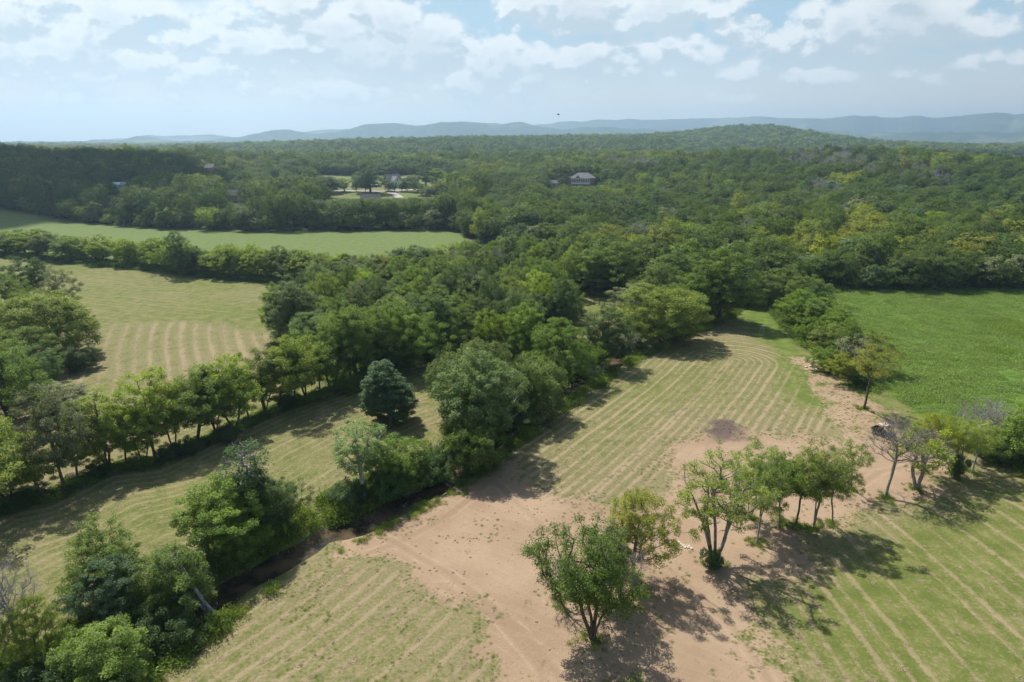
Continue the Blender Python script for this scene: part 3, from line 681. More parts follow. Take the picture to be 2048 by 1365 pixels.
# ------------------------------------------------------------------ far hills
mh, h = mat_new('far_woods'); tch = h.node('ShaderNodeTexCoord')
hn = h.noise(tch.outputs['Object'], .012, 6, .7); hn2 = h.noise(tch.outputs['Object'], .0016, 4, .6)
hc = h.mix(h.step(hn, .35, .7), (.014,.030,.016), (.070,.102,.040))
hc = h.mix(h.m('MULTIPLY', h.step(hn2, .57, .63), .7), hc, (.15,.17,.075))
hb = h.node('ShaderNodeBump', {'Height': hn, 'Strength': 1.0, 'Distance': 16})
hbs = h.node('ShaderNodeBsdfPrincipled', {'Base Color': hc, 'Roughness': 1, 'Specular IOR Level': 0, 'Normal': hb.outputs[0]})
h.node('ShaderNodeOutputMaterial', {0: hbs.outputs[0]})
def hills(name, prof, D0, depth, seed, label, base=0.):
    """a wooded range whose crest follows the skyline of the photograph, with true depth"""
    pp = np.array(prof, float); px = np.linspace(pp[0, 0], pp[-1, 0], 1100)
    crest = np.interp(px, pp[:, 0], pp[:, 1])+(fbm(px+seed*31, px*0, 60, 4)-.5)*7
    crest = crest-(fbm(px+seed*31, px*0, 60, 4)-.5)*7
    k = np.ones(13)/13; crest = np.convolve(np.pad(crest, 6, 'edge'), k, 'valid')+(fbm(px+seed*31, px*0, 42, 6)-.5)*8
    rows = np.linspace(-1, 1, 27)
    V = []
    for rr in rows:
        for i, x in enumerate(px):
            dx, dy, dz = pix_dir(x, 300); hh = math.hypot(dx, dy); az_ = math.atan2(dx, dy)
            Dd = D0+rr*depth+depth*.35*(fbm(np.array([x/90.+seed]), np.array([0.]), 1., 2)[0]-.5)*2
            _, e = pix_azel(x, crest[i])
            top = CAMZ+D0*math.tan(e)
            f = math.exp(-(rr/.42)**2)
            V.append([math.sin(az_)*Dd, math.cos(az_)*Dd, (top-base)*f+base-12])
    V = np.array(V); nzz = fbm(V[:, 0]+seed*99, V[:, 1], depth*.42, 5)
    f = np.repeat(np.exp(-(rows/.42)**2), len(px))
    V[:, 2] += (nzz-.5)*2*.34*np.maximum(V[:, 2]-base, 0)*(1-f**4)+(fbm(V[:, 0], V[:, 1], 60, 2)-.5)*9
    nx_ = len(px); id_ = np.arange(len(V)).reshape(len(rows), nx_)
    Q = np.stack([id_[:-1, :-1].ravel(), id_[:-1, 1:].ravel(), id_[1:, 1:].ravel(), id_[1:, :-1].ravel()], 1)
    tag(link(name, mesh_np(name, V, Q, mh, smooth=True)), label, kind='structure')
hills('hills', [(-700,284),(-100,284),(150,281),(200,277),(240,277),(262,274),(290,270),(318,274),(345,278),(400,279),(450,277),(500,268),(545,258),(575,257),(620,263),(660,266),(700,258),(735,248),(765,245),(800,245),(830,247),(845,250),(865,247),(890,243),(920,243),(960,241),(985,243),(1002,248),(1018,246),(1035,241),
   (1048,243),(1075,250),(1105,254),(1140,255),(1180,252),(1240,254),(1300,258),(1500,262),(2800,262)], 7600, 1100, 3, 'blue wooded hills rising beyond the valley, nearer range')
hills('hills', [(-700,278),(0,284),(170,282),(220,276),(270,273),(330,270),(380,268),(430,268),(470,272),(540,272),(620,262),(680,256),(720,257),(760,262),(820,252),(850,249),(880,256),(1000,258),(1080,249),(1130,243),(1155,245),(1180,240),(1230,236),(1270,237),(1300,239),(1345,235),(1400,234),(1450,235),(1500,232),(1560,233),(1640,235),(1700,231),
   (1760,232),(1800,233),(1812,230),(1850,231),(1885,234),(1920,229),(1955,225),(1990,224),(2020,227),(2060,229),(2200,232),(2800,240)], 10500, 1500, 8, 'paler long range of wooded hills on the skyline')

# ------------------------------------------------------------------ haze
HZ = 13500.
m_hz, hz_ = mat_new('haze')
pv = hz_.node('ShaderNodeVolumePrincipled', {'Color': (.56,.79,1.0,1), 'Density': 0.000135, 'Anisotropy': 0.5})
hz_.node('ShaderNodeOutputMaterial', {1: pv.outputs[0]})
b = MB(); zt, zb = 500., -42.
b.quadbox([(-HZ,-9500,zb),(HZ,-9500,zb),(HZ,HZ,zb),(-HZ,HZ,zb),(-HZ,-9500,zt),(HZ,-9500,zt),(HZ,HZ,zt),(-HZ,HZ,zt)])
tag(b.build('haze', m_hz), 'thin summer haze over the whole valley', kind='stuff')

# ================================================================== TREES
FEET = []; _pt = place_tree
def place_tree(key, x, y, *a, **k):
    FEET.append((x, y, k.get('cat') == 'bush')); return _pt(key, x, y, *a, **k)
# --- bare-soil group on the lower right
make_proto('lone_big', 31, H=14, CR=5.3, cb=.22, nclus=128, per=200, stems=4, spread=.20, lump=.7, droop=.3, rc=.95, s=.19, reach=.5, trunk_r=.34)
px_tree('lone_big', 1185, 1280, 1048, 192, 'broad dark green tree with drooping outer boughs, alone on bare soil at the photo bottom', leaf='deep', rz=.4)
px_tree('open2', 1216, 1205, 1040, 105, 'blue-green feathery treetop rising behind the broad tree at the bottom', leaf='blue', rz=1.)
px_tree('dead1', 1240, 1205, 1085, 120, 'small bare grey tree leaning right beside the broad bottom tree', bark='dead')
px_tree('dead1', 1120, 1210, 1105, 90, 'thin bare twiggy sapling left of the broad bottom tree', bark='dead')
make_proto('yel', 33, H=14, CR=4.6, cb=.30, nclus=165, per=190, lump=.7, droop=.3, rc=.85, s=.19, stems=1, bark='grey', shell=.5)
px_tree('yel', 1268, 1168, 982, 140, 'yellow-green open tree behind the broad bottom tree, trailing foliage to its right', leaf='yellow', bark='grey', rz=2.2)
make_proto('multi', 35, H=15, CR=5.0, cb=.34, nclus=140, per=150, stems=5, spread=.30, lump=.7, rc=.85, s=.19, bark='grey', twigs=6, reach=.72, trunk_r=.40, nleaf=.8, pexp=.43)
px_tree('multi', 1428, 1133, 905, 170, 'many-stemmed pale tree with an ivy-wrapped base and grey branches showing', leaf='bright', bark='grey', rz=.9)
px_tree('bush1', 1425, 1142, 1095, 42, 'dark ivy clump wrapped round the foot of the many-stemmed tree', leaf='dark', cat='bush')
make_proto('clump0', 51, H=15, CR=4.2, cb=.42, nclus=110, per=170, lump=.8, shell=.45, s=.19, rc=.85, trunk_r=.17, droop=.3, bark='grey')
make_proto('clump1', 52, H=15, CR=4.4, cb=.38, nclus=120, per=170, lump=.85, shell=.45, stems=2, spread=.16, s=.19, rc=.85, trunk_r=.20, droop=.3, bark='grey')
make_proto('airy', 53, H=15, CR=4.0, cb=.50, nclus=75, per=120, lump=.8, shell=.5, stems=1, s=.19, rc=.9, trunk_r=.22, bark='grey', twigs=5, reach=.56)
px_tree('clump1', 1513, 1094, 915, 115, 'mid-green tree just right of the many-stemmed one, low bough hanging left', leaf='mid', bark='grey')
px_tree('clump1', 1500, 1040, 885, 125, 'dark green tree standing behind the clump on bare soil, topmost left', leaf='mid', bark='grey')
px_tree('clump0', 1590, 1055, 890, 120, 'leaning thin-trunked tree in the middle of the clump over the long shadow', leaf='mid', bark='brown', lean=.22, leandir=1.6)
px_tree('clump0', 1560, 1045, 905, 100, 'feathery olive tree between the two middle trunks of the clump', leaf='olive')
px_tree('clump1', 1627, 1060, 875, 130, 'right-hand full green tree of the clump with drooping right side', leaf='bright', bark='grey')
px_tree('clump0', 1665, 1052, 905, 95, 'low green crown at the right end of the clump above its shadow', leaf='mid')
px_tree('airy', 1702, 980, 872, 70, 'slender small-crowned tree between the clump and the bare tree', leaf='mid', bark='brown', lean=.18, leandir=1.6)
make_proto('dead_fork', 37, H=13, CR=4.6, cb=.46, nclus=85, stems=1, bark='grey', rc=1.3, reach=.50, trunk_r=.25, **BARE)
px_tree('dead_fork', 1771, 998, 832, 150, 'tall bare forked tree standing alone above the utility vehicle', bark='grey', rz=.3)
px_tree('half0', 1831, 979, 850, 110, 'half-bare pale-trunked tree right of the tall forked bare tree', leaf='bright', bark='grey')
px_tree('clump0', 1850, 945, 812, 95, 'yellow-green crown behind the half-bare tree by the meadow corner', leaf='yellow')
px_tree('clump1', 1910, 950, 828, 85, 'ivy-covered small tree at the edge of the bare soil, right of the pale-trunked one', leaf='bright')
px_tree('bush1', 1910, 956, 905, 34, 'dark ivy mound on the trunk foot at the soil edge', leaf='dark', cat='bush')
px_tree('clump0', 1942, 948, 840, 95, 'pale straight-trunked green tree beside the ivy-covered one', leaf='bright', bark='white')
px_tree('dead0', 1945, 905, 788, 100, 'silvery dead tree rising behind the pale-trunked tree by the meadow', bark='dead')
px_tree('dead1', 1990, 905, 800, 80, 'second silvery dead tree, against the dense thicket at the right edge', bark='dead')
px_tree('round1', 2045, 935, 785, 150, 'dense rounded thicket tree at the right edge below the meadow', leaf='mid')
px_tree('bush0', 1995, 925, 860, 90, 'dark bushy mass under the thicket tree at the right edge', leaf='dark', cat='bush')
px_tree('round0', 2120, 900, 790, 150, 'green tree just outside the thicket at the right border', leaf='mid')
px_tree('airy', 1727, 820, 676, 120, 'lone yellow tree with a leaning bare trunk at the meadow edge', leaf='yellow', bark='brown', lean=.12, leandir=1.6)
px_tree('open0', 1697, 775, 708, 58, 'low yellow-green bush tree left of the lone yellow tree', leaf='yellow')
px_tree('bush1', 1722, 772, 752, 40, 'dark low bush behind the lone yellow tree trunk', leaf='dark', cat='bush')
# --- hedge between the two fields, far to near
for i, (bx, by, tp, w, lf, k) in enumerate([(1545,612,545,70,'mid','round0'),(1570,622,528,85,'mid','round1'),(1600,632,548,80,'mid','round2'),(1592,650,575,80,'mid','round0'),(1640,640,560,70,'dark','round1'),(1640,668,592,85,'mid','round2'),
      (1602,660,610,50,'bright','round0'),(1672,690,610,75,'mid','round1'),(1625,690,632,60,'mid','bush0'),(1660,722,645,75,'bright','open1'),(1690,735,640,60,'olive','round0'),(1735,735,650,75,'bright','open0'),(1700,752,668,66,'grey','half0'),(1655,745,690,60,'mid','bush0')]):
    px_tree(k, bx, by, tp, w, '%s tree in the thick hedgerow between mown field and meadow, counting from its far end' % ORD[i], leaf=lf, group='hedgerow between mown field and meadow')
# --- along the creek
make_proto('syc', 41, H=20, CR=6.6, cb=.24, nclus=290, per=170, stems=2, spread=.16, lump=.7, rc=.95, s=.27, bark='white', reach=.7, trunk_r=.42)
px_tree('syc', 985, 897, 672, 165, 'tall sycamore with a white trunk on the creek bank, biggest crown by the creek', leaf='blue', bark='white', rz=.2)
px_tree('weep0', 950, 830, 668, 160, 'broad soft willow-like tree behind and left of the tall sycamore', leaf='mid')
px_tree('weep0', 1075, 830, 690, 140, 'drooping willow-like tree right of the tall sycamore', leaf='mid')
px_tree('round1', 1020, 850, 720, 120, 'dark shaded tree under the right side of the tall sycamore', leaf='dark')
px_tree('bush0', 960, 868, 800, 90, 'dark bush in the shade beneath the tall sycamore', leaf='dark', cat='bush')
px_tree('weep0', 930, 945, 806, 128, 'olive spreading tree with a bent trunk leaning over the creek', leaf='olive', bark='grey', lean=.15, leandir=1.2, rz=1.2)
px_tree('bush0', 880, 950, 865, 95, 'dark bushy tree behind the bent-trunk creek tree', leaf='dark', cat='bush')
make_proto('syc2', 43, H=17, CR=4.3, cb=.36, nclus=95, per=120, stems=1, lump=.85, rc=.95, s=.26, bark='white', trunk_r=.38, shell=.5)
px_tree('syc2', 728, 1003, 845, 125, 'silvery sycamore with a bright white trunk and open crown left of the creek', leaf='blue', bark='white', rz=2.6)
px_tree('round2', 792, 985, 862, 115, 'rounded yellowish-green tree just right of the white-trunked sycamore', leaf='olive')
px_tree('bush0', 790, 988, 905, 90, 'dark bushy tree at the water below the rounded yellowish tree', leaf='dark', cat='bush')
px_tree('bush0', 845, 966, 915, 70, 'green bush on the creek bank between the olive and yellowish trees', leaf='mid', cat='bush')
px_tree('bush1', 700, 1003, 955, 80, 'low dark bush round the foot of the white-trunked sycamore', leaf='dark', cat='bush')
make_proto('cone', 45, H=12, CR=4.5, cb=.0, nclus=270, per=190, lump=.36, rc=.62, s=.20, shell=.6, taper=.5)
px_tree('cone', 784, 852, 722, 104, 'lone dense blue-green tree with leaves to the ground on the mown strip', leaf='teal')
px_tree('round0', 1125, 770, 628, 150, 'olive-green round tree on the creek above the sycamore', leaf='olive')
px_tree('tall1', 1200, 735, 598, 95, 'narrow dark tree with reddish trunks beside the creek bend', leaf='dark', bark='brown')
px_tree('bush0', 1240, 700, 640, 90, 'grey-green bushy tree between the narrow dark tree and the creek bend', leaf='grey', cat='bush')
px_tree('bush0', 1170, 745, 690, 90, 'dark bush under the narrow dark tree by the creek', leaf='dark', cat='bush')
make_proto('oakw', 47, H=13, CR=6.4, cb=.06, nclus=300, per=180, stems=2, spread=.4, lump=.5, rc=.85, s=.21)
px_tree('oakw', 1325, 690, 565, 165, 'wide spreading tree throwing shade on the mown field at the creek top', leaf='bright', bark='grey')
px_tree('round1', 1400, 648, 520, 90, 'tall dark tree behind the wide spreading one', leaf='mid')
px_tree('tall0', 1440, 640, 490, 115, 'tallest rounded tree at the narrow far end of the mown field', leaf='mid')
px_tree('round2', 1345, 600, 505, 110, 'full olive-topped tree behind the wide spreading tree', leaf='olive')
px_tree('tall0', 1478, 605, 520, 70, 'dark tree at the tip of the mown field', leaf='dark')
px_tree('round1', 1290, 640, 560, 90, 'green tree between the clearing and the wide spreading tree', leaf='grey')
px_tree('round0', 1230, 585, 480, 120, 'large mid-green tree behind the fenced clearing', leaf='mid')
px_tree('tall0', 1180, 590, 500, 90, 'leafy tree at the back left of the fenced clearing', leaf='mid')
px_tree('round0', 1110, 640, 592, 60, 'pale sycamore-like crown left of the fenced clearing', leaf='blue')
# --- lower left creek side
make_proto('deadtop', 49, H=14, CR=2.6, cb=.35, nclus=90, per=60, twigs=7, bark='dead', rc=.9, stems=2, spread=.12, nleaf=.35, s=.26, pexp=.43, rmin=.024)
px_tree('deadtop', 508, 1075, 866, 90, 'ivy-clad tree with a bare dead top above the creek thicket', leaf='dark', bark='dead')
px_tree('tall1', 515, 1085, 920, 90, 'dark leafy tree beneath the dead-topped tree', leaf='dark')
px_tree('round2', 450, 1105, 945, 150, 'spreading mid-green tree left of the dead-topped tree', leaf='mid', bark='grey')
px_tree('open1', 425, 1110, 955, 150, 'open feathery tree with long horizontal boughs over the mown strip', leaf='mid', bark='grey')
px_tree('round1', 535, 1068, 950, 105, 'dark rounded tree right of the dead-topped tree by the creek', leaf='dark')
px_tree('round0', 480, 1128, 1000, 125, 'dense dark creekside tree below the dead-topped tree', leaf='mid')
px_tree('bush0', 548, 1048, 990, 70, 'dark bush at the right end of the lower creek thicket', leaf='mid', cat='bush')
px_tree('round1', 235, 1190, 1018, 150, 'bushy grey-green tree at the strip edge, left of the leaning trunks', leaf='mid')
px_tree('round0', 220, 1250, 1105, 150, 'dense dark blue-green tree in the lower left thicket', leaf='teal')
px_tree('weep0', 345, 1215, 1075, 150, 'yellowish tree above the pale leaning trunks', leaf='olive', bark='grey')
px_tree('bush0', 400, 1180, 1090, 120, 'dark bush between the yellowish tree and the creek', leaf='dark', cat='bush')
px_tree('bush0', 320, 1290, 1190, 130, 'dark thicket bush below the pale leaning trunks', leaf='dark', cat='bush')
px_tree('weep0', 222, 1350, 1200, 160, 'spreading green tree with pale stems at the very bottom of the creek', leaf='mid', bark='grey')
px_tree('bush0', 150, 1330, 1240, 100, 'leafy bush left of the bottom creek tree', leaf='mid', cat='bush')
px_tree('dead0', 45, 1310, 1075, 130, 'bare dead tree leaning at the left edge near the bottom', bark='dead', lean=.1, leandir=-1.6)
px_tree('round0', 75, 1345, 1180, 115, 'light green bushy tree at the bottom left corner', leaf='bright')
px_tree('bush0', 60, 1400, 1290, 160, 'dark bush filling the bottom left corner', leaf='dark', cat='bush')
px_tree('round2', -40, 1330, 1180, 120, 'green tree half outside the bottom left edge', leaf='mid')
# --- left edge group
for a in [(20,835,640,165,'olive','round1','big yellowish tree at the left edge above the tree row'),(110,715,570,175,'bright','oakw','broad bright green tree beside the striped hay field at left'),
          (70,600,508,75,'dark','round2','dark tree standing above the left group against the hay field'),(30,640,540,90,'mid','round0','mid-green tree behind the broad bright tree at the left edge'),
          (120,640,530,75,'grey','open1','thin greyish tree with half-bare branches behind the broad bright tree'),(150,700,600,80,'mid','round0','dark green flank of the broad bright tree group at left'),
          (100,830,765,110,'grey','round2','pale grey-green tree at the near end of the left group'),(60,760,650,120,'mid','round0','green tree between the broad bright tree and the yellowish one'),
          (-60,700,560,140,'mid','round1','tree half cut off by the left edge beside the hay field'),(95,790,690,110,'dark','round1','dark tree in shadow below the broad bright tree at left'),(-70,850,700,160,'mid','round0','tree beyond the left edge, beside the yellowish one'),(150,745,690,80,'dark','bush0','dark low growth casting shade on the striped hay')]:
    px_tree(a[5], a[0], a[1], a[2], a[3], a[6], leaf=a[4], cat='bush' if a[5].startswith('bush') else 'tree')
# --- row A, left to right
rowA = [(-90,1075,860,140,'bright','open2'),(20,1015,835,120,'bright','open1'),(95,1003,900,95,'bright','open0'),(130,985,770,110,'grey','open1'),(155,965,870,85,'bright','open0'),(218,940,780,100,'bright','open2'),(252,928,800,80,'bright','open0'),
        (290,930,815,70,'bright','open1'),(312,925,752,110,'bright','open0'),(350,905,760,80,'bright','open1'),(395,885,740,90,'mid','round2'),(432,872,735,80,'mid','open2'),(470,862,712,100,'bright','open1'),(500,845,720,75,'mid','open0'),
        (530,828,700,80,'mid','open2'),(556,822,672,95,'bright','open0'),(585,806,690,70,'mid','open1'),(612,797,665,80,'mid','open2'),(640,792,700,60,'bright','open0'),(665,782,640,85,'mid','open1'),(700,772,655,75,'bright','open0'),(720,768,612,95,'mid','round2'),
        (770,750,620,85,'mid','round0'),(815,735,600,95,'mid','round1'),(860,716,590,90,'dark','round2')]
for i, (bx, by, tp, w, lf, k) in enumerate(rowA):
    px_tree(k, bx, by, tp-10, w*1.24, '%s tree from the left in the long row crossing the photo from lower left' % ORD[i], leaf=lf, bark='brown', group='long tree row from the lower left')
for i, (bx, by, tp, w, lf) in enumerate([(60,1005,970,60,'dark'),(200,955,922,50,'dark'),(275,940,905,45,'mid'),(340,918,885,50,'dark'),(380,908,870,55,'dark'),(450,882,850,50,'dark'),(690,785,745,70,'mid'),(740,775,730,60,'dark'),(640,800,775,45,'mid'),(790,750,700,70,'dark'),(10,1025,980,80,'dark'),(580,815,780,50,'dark')]):
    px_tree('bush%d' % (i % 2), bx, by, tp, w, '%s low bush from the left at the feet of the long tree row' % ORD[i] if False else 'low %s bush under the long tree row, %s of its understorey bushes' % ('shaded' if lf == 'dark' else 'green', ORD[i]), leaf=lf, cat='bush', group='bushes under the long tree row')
# --- row M between hay field and far green field
xsM = np.linspace(-55, 722, 36); k_ = ['round0','round1','round2','weep0','open0','round0','tall0']
lfM = ['bright','mid','bright','bright','bright','olive','mid','bright']
for i, x in enumerate(xsM):
    by = np.interp(x, [-100,0,100,376,547,740], [503,511,519,545,561,574]); tp = np.interp(x, [-100,0,200,360,600,740], [450,456,472,486,498,504])+rng.uniform(-7, 8)
    r1 = random.Random(i+40)
    px_tree(r1.choice(k_), x, by-r1.uniform(0, 5), tp, r1.uniform(56, 80), '%s tree from the left in the straight row dividing hay field and far green field' % ORD[i], leaf=r1.choice(lfM), group='straight tree row between the two left fields')
px_tree('round0', 364, 552, 460, 66, 'tallest dark tree sticking out of the straight row between the two left fields', leaf='dark')
for i, (x, by, tp, w, k, lf) in enumerate([(770,592,505,75,'open1','yellow'),(815,585,512,60,'open0','bright'),(850,590,515,70,'round2','olive'),(890,588,508,70,'round0','mid'),(930,580,498,80,'half0','grey'),(965,575,495,60,'dead1',None),(990,572,492,50,'dead0',None),
      (1020,568,500,50,'tall1','bright'),(1048,566,488,48,'dead1',None),(1075,572,515,60,'round0','mid'),(1110,566,505,55,'dead0',None),(1140,560,510,60,'round1','mid')]):
    px_tree(k, x, by, tp, w, '%s %s from the left where the straight row meets the wood' % (ORD[i], 'bare dead tree' if k.startswith('dead') else 'tree'), leaf=lf if not k.startswith('dead') else None, bark='dead' if k.startswith('dead') else None, group='ragged wood edge below the far green field')
print('trees so far', N_TREES[0])

# --- light-leaved tall trees at the corner of wood 1
for a in [(580,700,563,120,'blue','tall0','tall light green poplar-like tree at the wood corner by the hay field'),(655,655,542,85,'bright','round0','pale round crown standing behind the wood corner'),
          (640,690,590,80,'mid','round1','dark green crown right of the poplar-like tree'),(700,650,575,70,'dark','round2','dark crown behind the wood corner'),(620,720,620,90,'blue','round2','silvery green tree below the poplar-like tree')]:
    px_tree(a[5], a[0], a[1], a[2], a[3], a[6], leaf=a[4])
# --- the rest of the near wood, one by one
def jitter_pts(P, s, seed):
    r = np.random.RandomState(seed); x0, y0 = P.min(0); x1, y1 = P.max(0)
    X, Y = np.meshgrid(np.arange(x0, x1, s), np.arange(y0, y1, s*.87)); X = X+(np.arange(X.shape[0])[:, None] % 2)*s/2
    X = X.ravel()+r.uniform(-.33, .33, X.size)*s; Y = Y.ravel()+r.uniform(-.33, .33, Y.size)*s
    m = poly_sd(X, Y, P) > 0
    return X[m], Y[m]
PL_K = ['round0','round1','round2','tall0','weep0','tall1','oakw','open0']; PL_W = [4,3,4,4,2,3,.4,1]
LF_K = ['mid','bright','dark','olive','blue','grey','deep']; LF_W = [8,2.5,5,.8,.8,.8,5]
ADJ = {'mid':'mid-green','bright':'bright green','dark':'dark green','olive':'olive-green','blue':'pale','teal':'blue-green','deep':'deep-green','grey':'grey-green','yellow':'yellowish'}
X, Y = jitter_pts(WOOD1, 8.2, 3)
o_ = np.lexsort((X, -np.round(Y/14.))); X, Y = X[o_], Y[o_]
def ordinal(n): return ORD[n] if n < 40 else None
rowid = {}; RMIN = int(round(Y.min()/14.))
for x, y in zip(X, Y):
    if 560 < F*x/(y*math.cos(PITCH)+14)+1024 < 690 and y < 190: continue
    r1 = random.Random(int(x*31+y*17)); lf = r1.choices(LF_K, LF_W)[0]; k = r1.choices(PL_K, PL_W)[0]
    row = int(round(y/14.)); rowid[row] = rowid.get(row, 0)+1
    place_tree(k, x, y, r1.uniform(12.5, 17), r1.uniform(7.8, 11), '%s tree of the near wood, %s from left, %s line from the creek' % (ADJ[lf], ORD[rowid[row]-1], ORD[row-RMIN]), leaf=lf, group='trees of the wood between hay field and creek')
print('trees so far', N_TREES[0])

# --- the great forest: every point, then the nearest ones singly and the rest as one mass
def forest_points():
    out = []
    r = np.random.RandomState(21)
    for d0, d1, s in ((150, 560, 9.8), (560, 1000, 10.4), (1000, 1900, 12), (1900, 3100, 15), (3100, 5200, 24)):
        lim = d1*.80
        X, Y = np.meshgrid(np.arange(-lim, lim, s), np.arange(d0*.70, d1, s*.87)); X = X+(np.arange(X.shape[0])[:, None] % 2)*s/2
        X = X.ravel()+r.uniform(-.36, .36, X.size)*s; Y = Y.ravel()+r.uniform(-.36, .36, Y.size)*s
        D = np.hypot(X, Y); A = np.abs(np.arctan2(X, Y))
        m = (D >= d0) & (D < d1) & (A < R(43)); X, Y, D = X[m], Y[m], D[m]
        ins = poly_sd(X, Y, FOREST) > 1.5
        ins &= (poly_sd(X, Y, P_FAR) < -3) & (poly_sd(X, Y, P_MEADOW) < -1.5) & (poly_sd(X, Y, P_CLEAR) < -2) & (poly_sd(X, Y, P_LAWN) < -4) & (poly_sd(X, Y, P_MID) < -2) & (poly_sd(X, Y, WOOD1) < -1)
        # small far fields
        hx_ = 2500*(1500-1024)/F*.96
        gap = (fbm(X, Y, 300, 2) > .68) & (D > 1500) & (np.hypot(X-hx_, Y-2440) > 800)
        ins &= ~gap
        out.append(np.stack([X[ins], Y[ins], np.full(ins.sum(), s)], 1))
    return np.vstack(out)
FP = forest_points()
HOUSES = [hit(787,373), hit(1165,378), hit(1104,382), hit(742,408), hit(467,404), hit(243,380), hit(424,352)]
HR = [13, 20, 11, 12, 12, 12, 10]
for (hx, hy, _), rr in zip(HOUSES, HR):
    # nothing grows on the house nor just in front of it
    ux, uy = hx/math.hypot(hx, hy), hy/math.hypot(hx, hy)
    al = (FP[:, 0]-hx)*ux+(FP[:, 1]-hy)*uy; ac = np.abs((FP[:, 0]-hx)*uy-(FP[:, 1]-hy)*ux)
    FP = FP[~((ac < rr) & (al < rr) & (al > -rr-14))]
FD = np.hypot(FP[:, 0], FP[:, 1])
FP = FP[np.argsort(FD)]; FD = np.sort(FD)
inview = np.abs(np.arctan2(FP[:, 0], FP[:, 1])) < R(36.5)
NSINGLE = 298-N_TREES[0]
first = np.where(inview)[0][:max(NSINGLE, 0)]
print('single forest trees', len(first), 'mass', len(FP)-len(first), 'out to', FD[first[-1]] if len(first) else 0)
zone_n = {}
def zone(x, y):
    px = 1024+F*x/(y*math.cos(PITCH)+CAMZ*math.sin(PITCH))
    if px < 1160: return 'forest by the green field'
    if px < 1500: return 'forest behind the shade tree'
    if px < 1690: return 'forest behind the hedgerow'
    return 'forest behind the meadow'
fi = set(first.tolist())
srt = first[np.argsort(np.arctan2(FP[first, 0], FP[first, 1]))]
for i in srt:
    x, y, _ = FP[i]; r1 = random.Random(int(i)*7+5); lf = r1.choices(LF_K, LF_W)[0]; k = r1.choices(PL_K, PL_W)[0]
    z = zone(x, y); nrow = int((math.hypot(x, y)-150)//13); zone_n[(z, nrow)] = zone_n.get((z, nrow), 0)+1; c = zone_n[(z, nrow)]
    place_tree(k, x, y, r1.uniform(9.5, 17), r1.uniform(9, 14.5), '%s tree of the %s, %s from left in its %s row' % (ADJ[lf], z, ORD[min(c, 40)-1], ORD[nrow]), leaf=lf, group='nearest trees of the forest')

# forest prototypes: lighter models of the same forms
lib = bpy.data.collections.new('forest_forms')
def far_form(key, seed, leaf, per, s, mats=None, **kw):
    r = np.random.RandomState(seed)
    P, par, rad, C, cxy = grow(r, **kw)
    keep = rad > .05
    V, Q = tubes(P, par, rad)
    if leaf == 'DEAD':
        k = len(C)*4; cid = np.repeat(np.arange(len(C)), 4); dv = r.randn(k, 3)+np.array([0,0,.8]); dv /= np.linalg.norm(dv, axis=1)[:, None]
        V, Q = tubes(P, par, np.maximum(rad, .06), [C[cid], C[cid]+dv*1.3, np.full(k, .05)])
        me = mesh_np(key, V, Q, BARK['dead'])
    else:
        V2, Q2, ti = leaves(r, C, per, s, kw.get('CR', 5)*.24, np.array([cxy[0], cxy[1], kw.get('H', 14)*.5]), up=.8, out=1.5)
        big = rad[par[1:]] > .07
        Vt, Qt = V, Q
        VV = np.vstack([Vt, V2]); QQ = np.vstack([Qt, Q2+len(Vt)])
        fm = np.concatenate([np.zeros(len(Qt), int), np.ones(len(Q2), int)])
        me = mesh_np(key, VV, QQ, [BARK['brown'], LEAF[leaf]], fmat=fm, attrs={'tint': np.concatenate([np.zeros(len(Vt)), ti])})
    me['h'] = 1
    o = bpy.data.objects.new(key, me); lib.objects.link(o); return o
forms = [('deep',0),('deep',1),('bright',2),('dark',3),('deep',4),('deep',5),('mid',6),('dark',7),('teal',8),('grey',9),('olive',10),('deep',11),('yellow',12)]
for lf, i in forms:
    far_form('form_%02d' % i, 60+i, lf, 44, .50, H=1*14, CR=4.6+.5*(i % 3), cb=.10+.04*(i % 3), nclus=105+10*(i % 3), lump=.5+.1*(i % 3), stems=1+(i % 2), spread=.2, base_wide=1.05)
far_form('form_13', 88, 'DEAD', 0, 0, H=13, CR=4.2, cb=.3, nclus=75, stems=1)
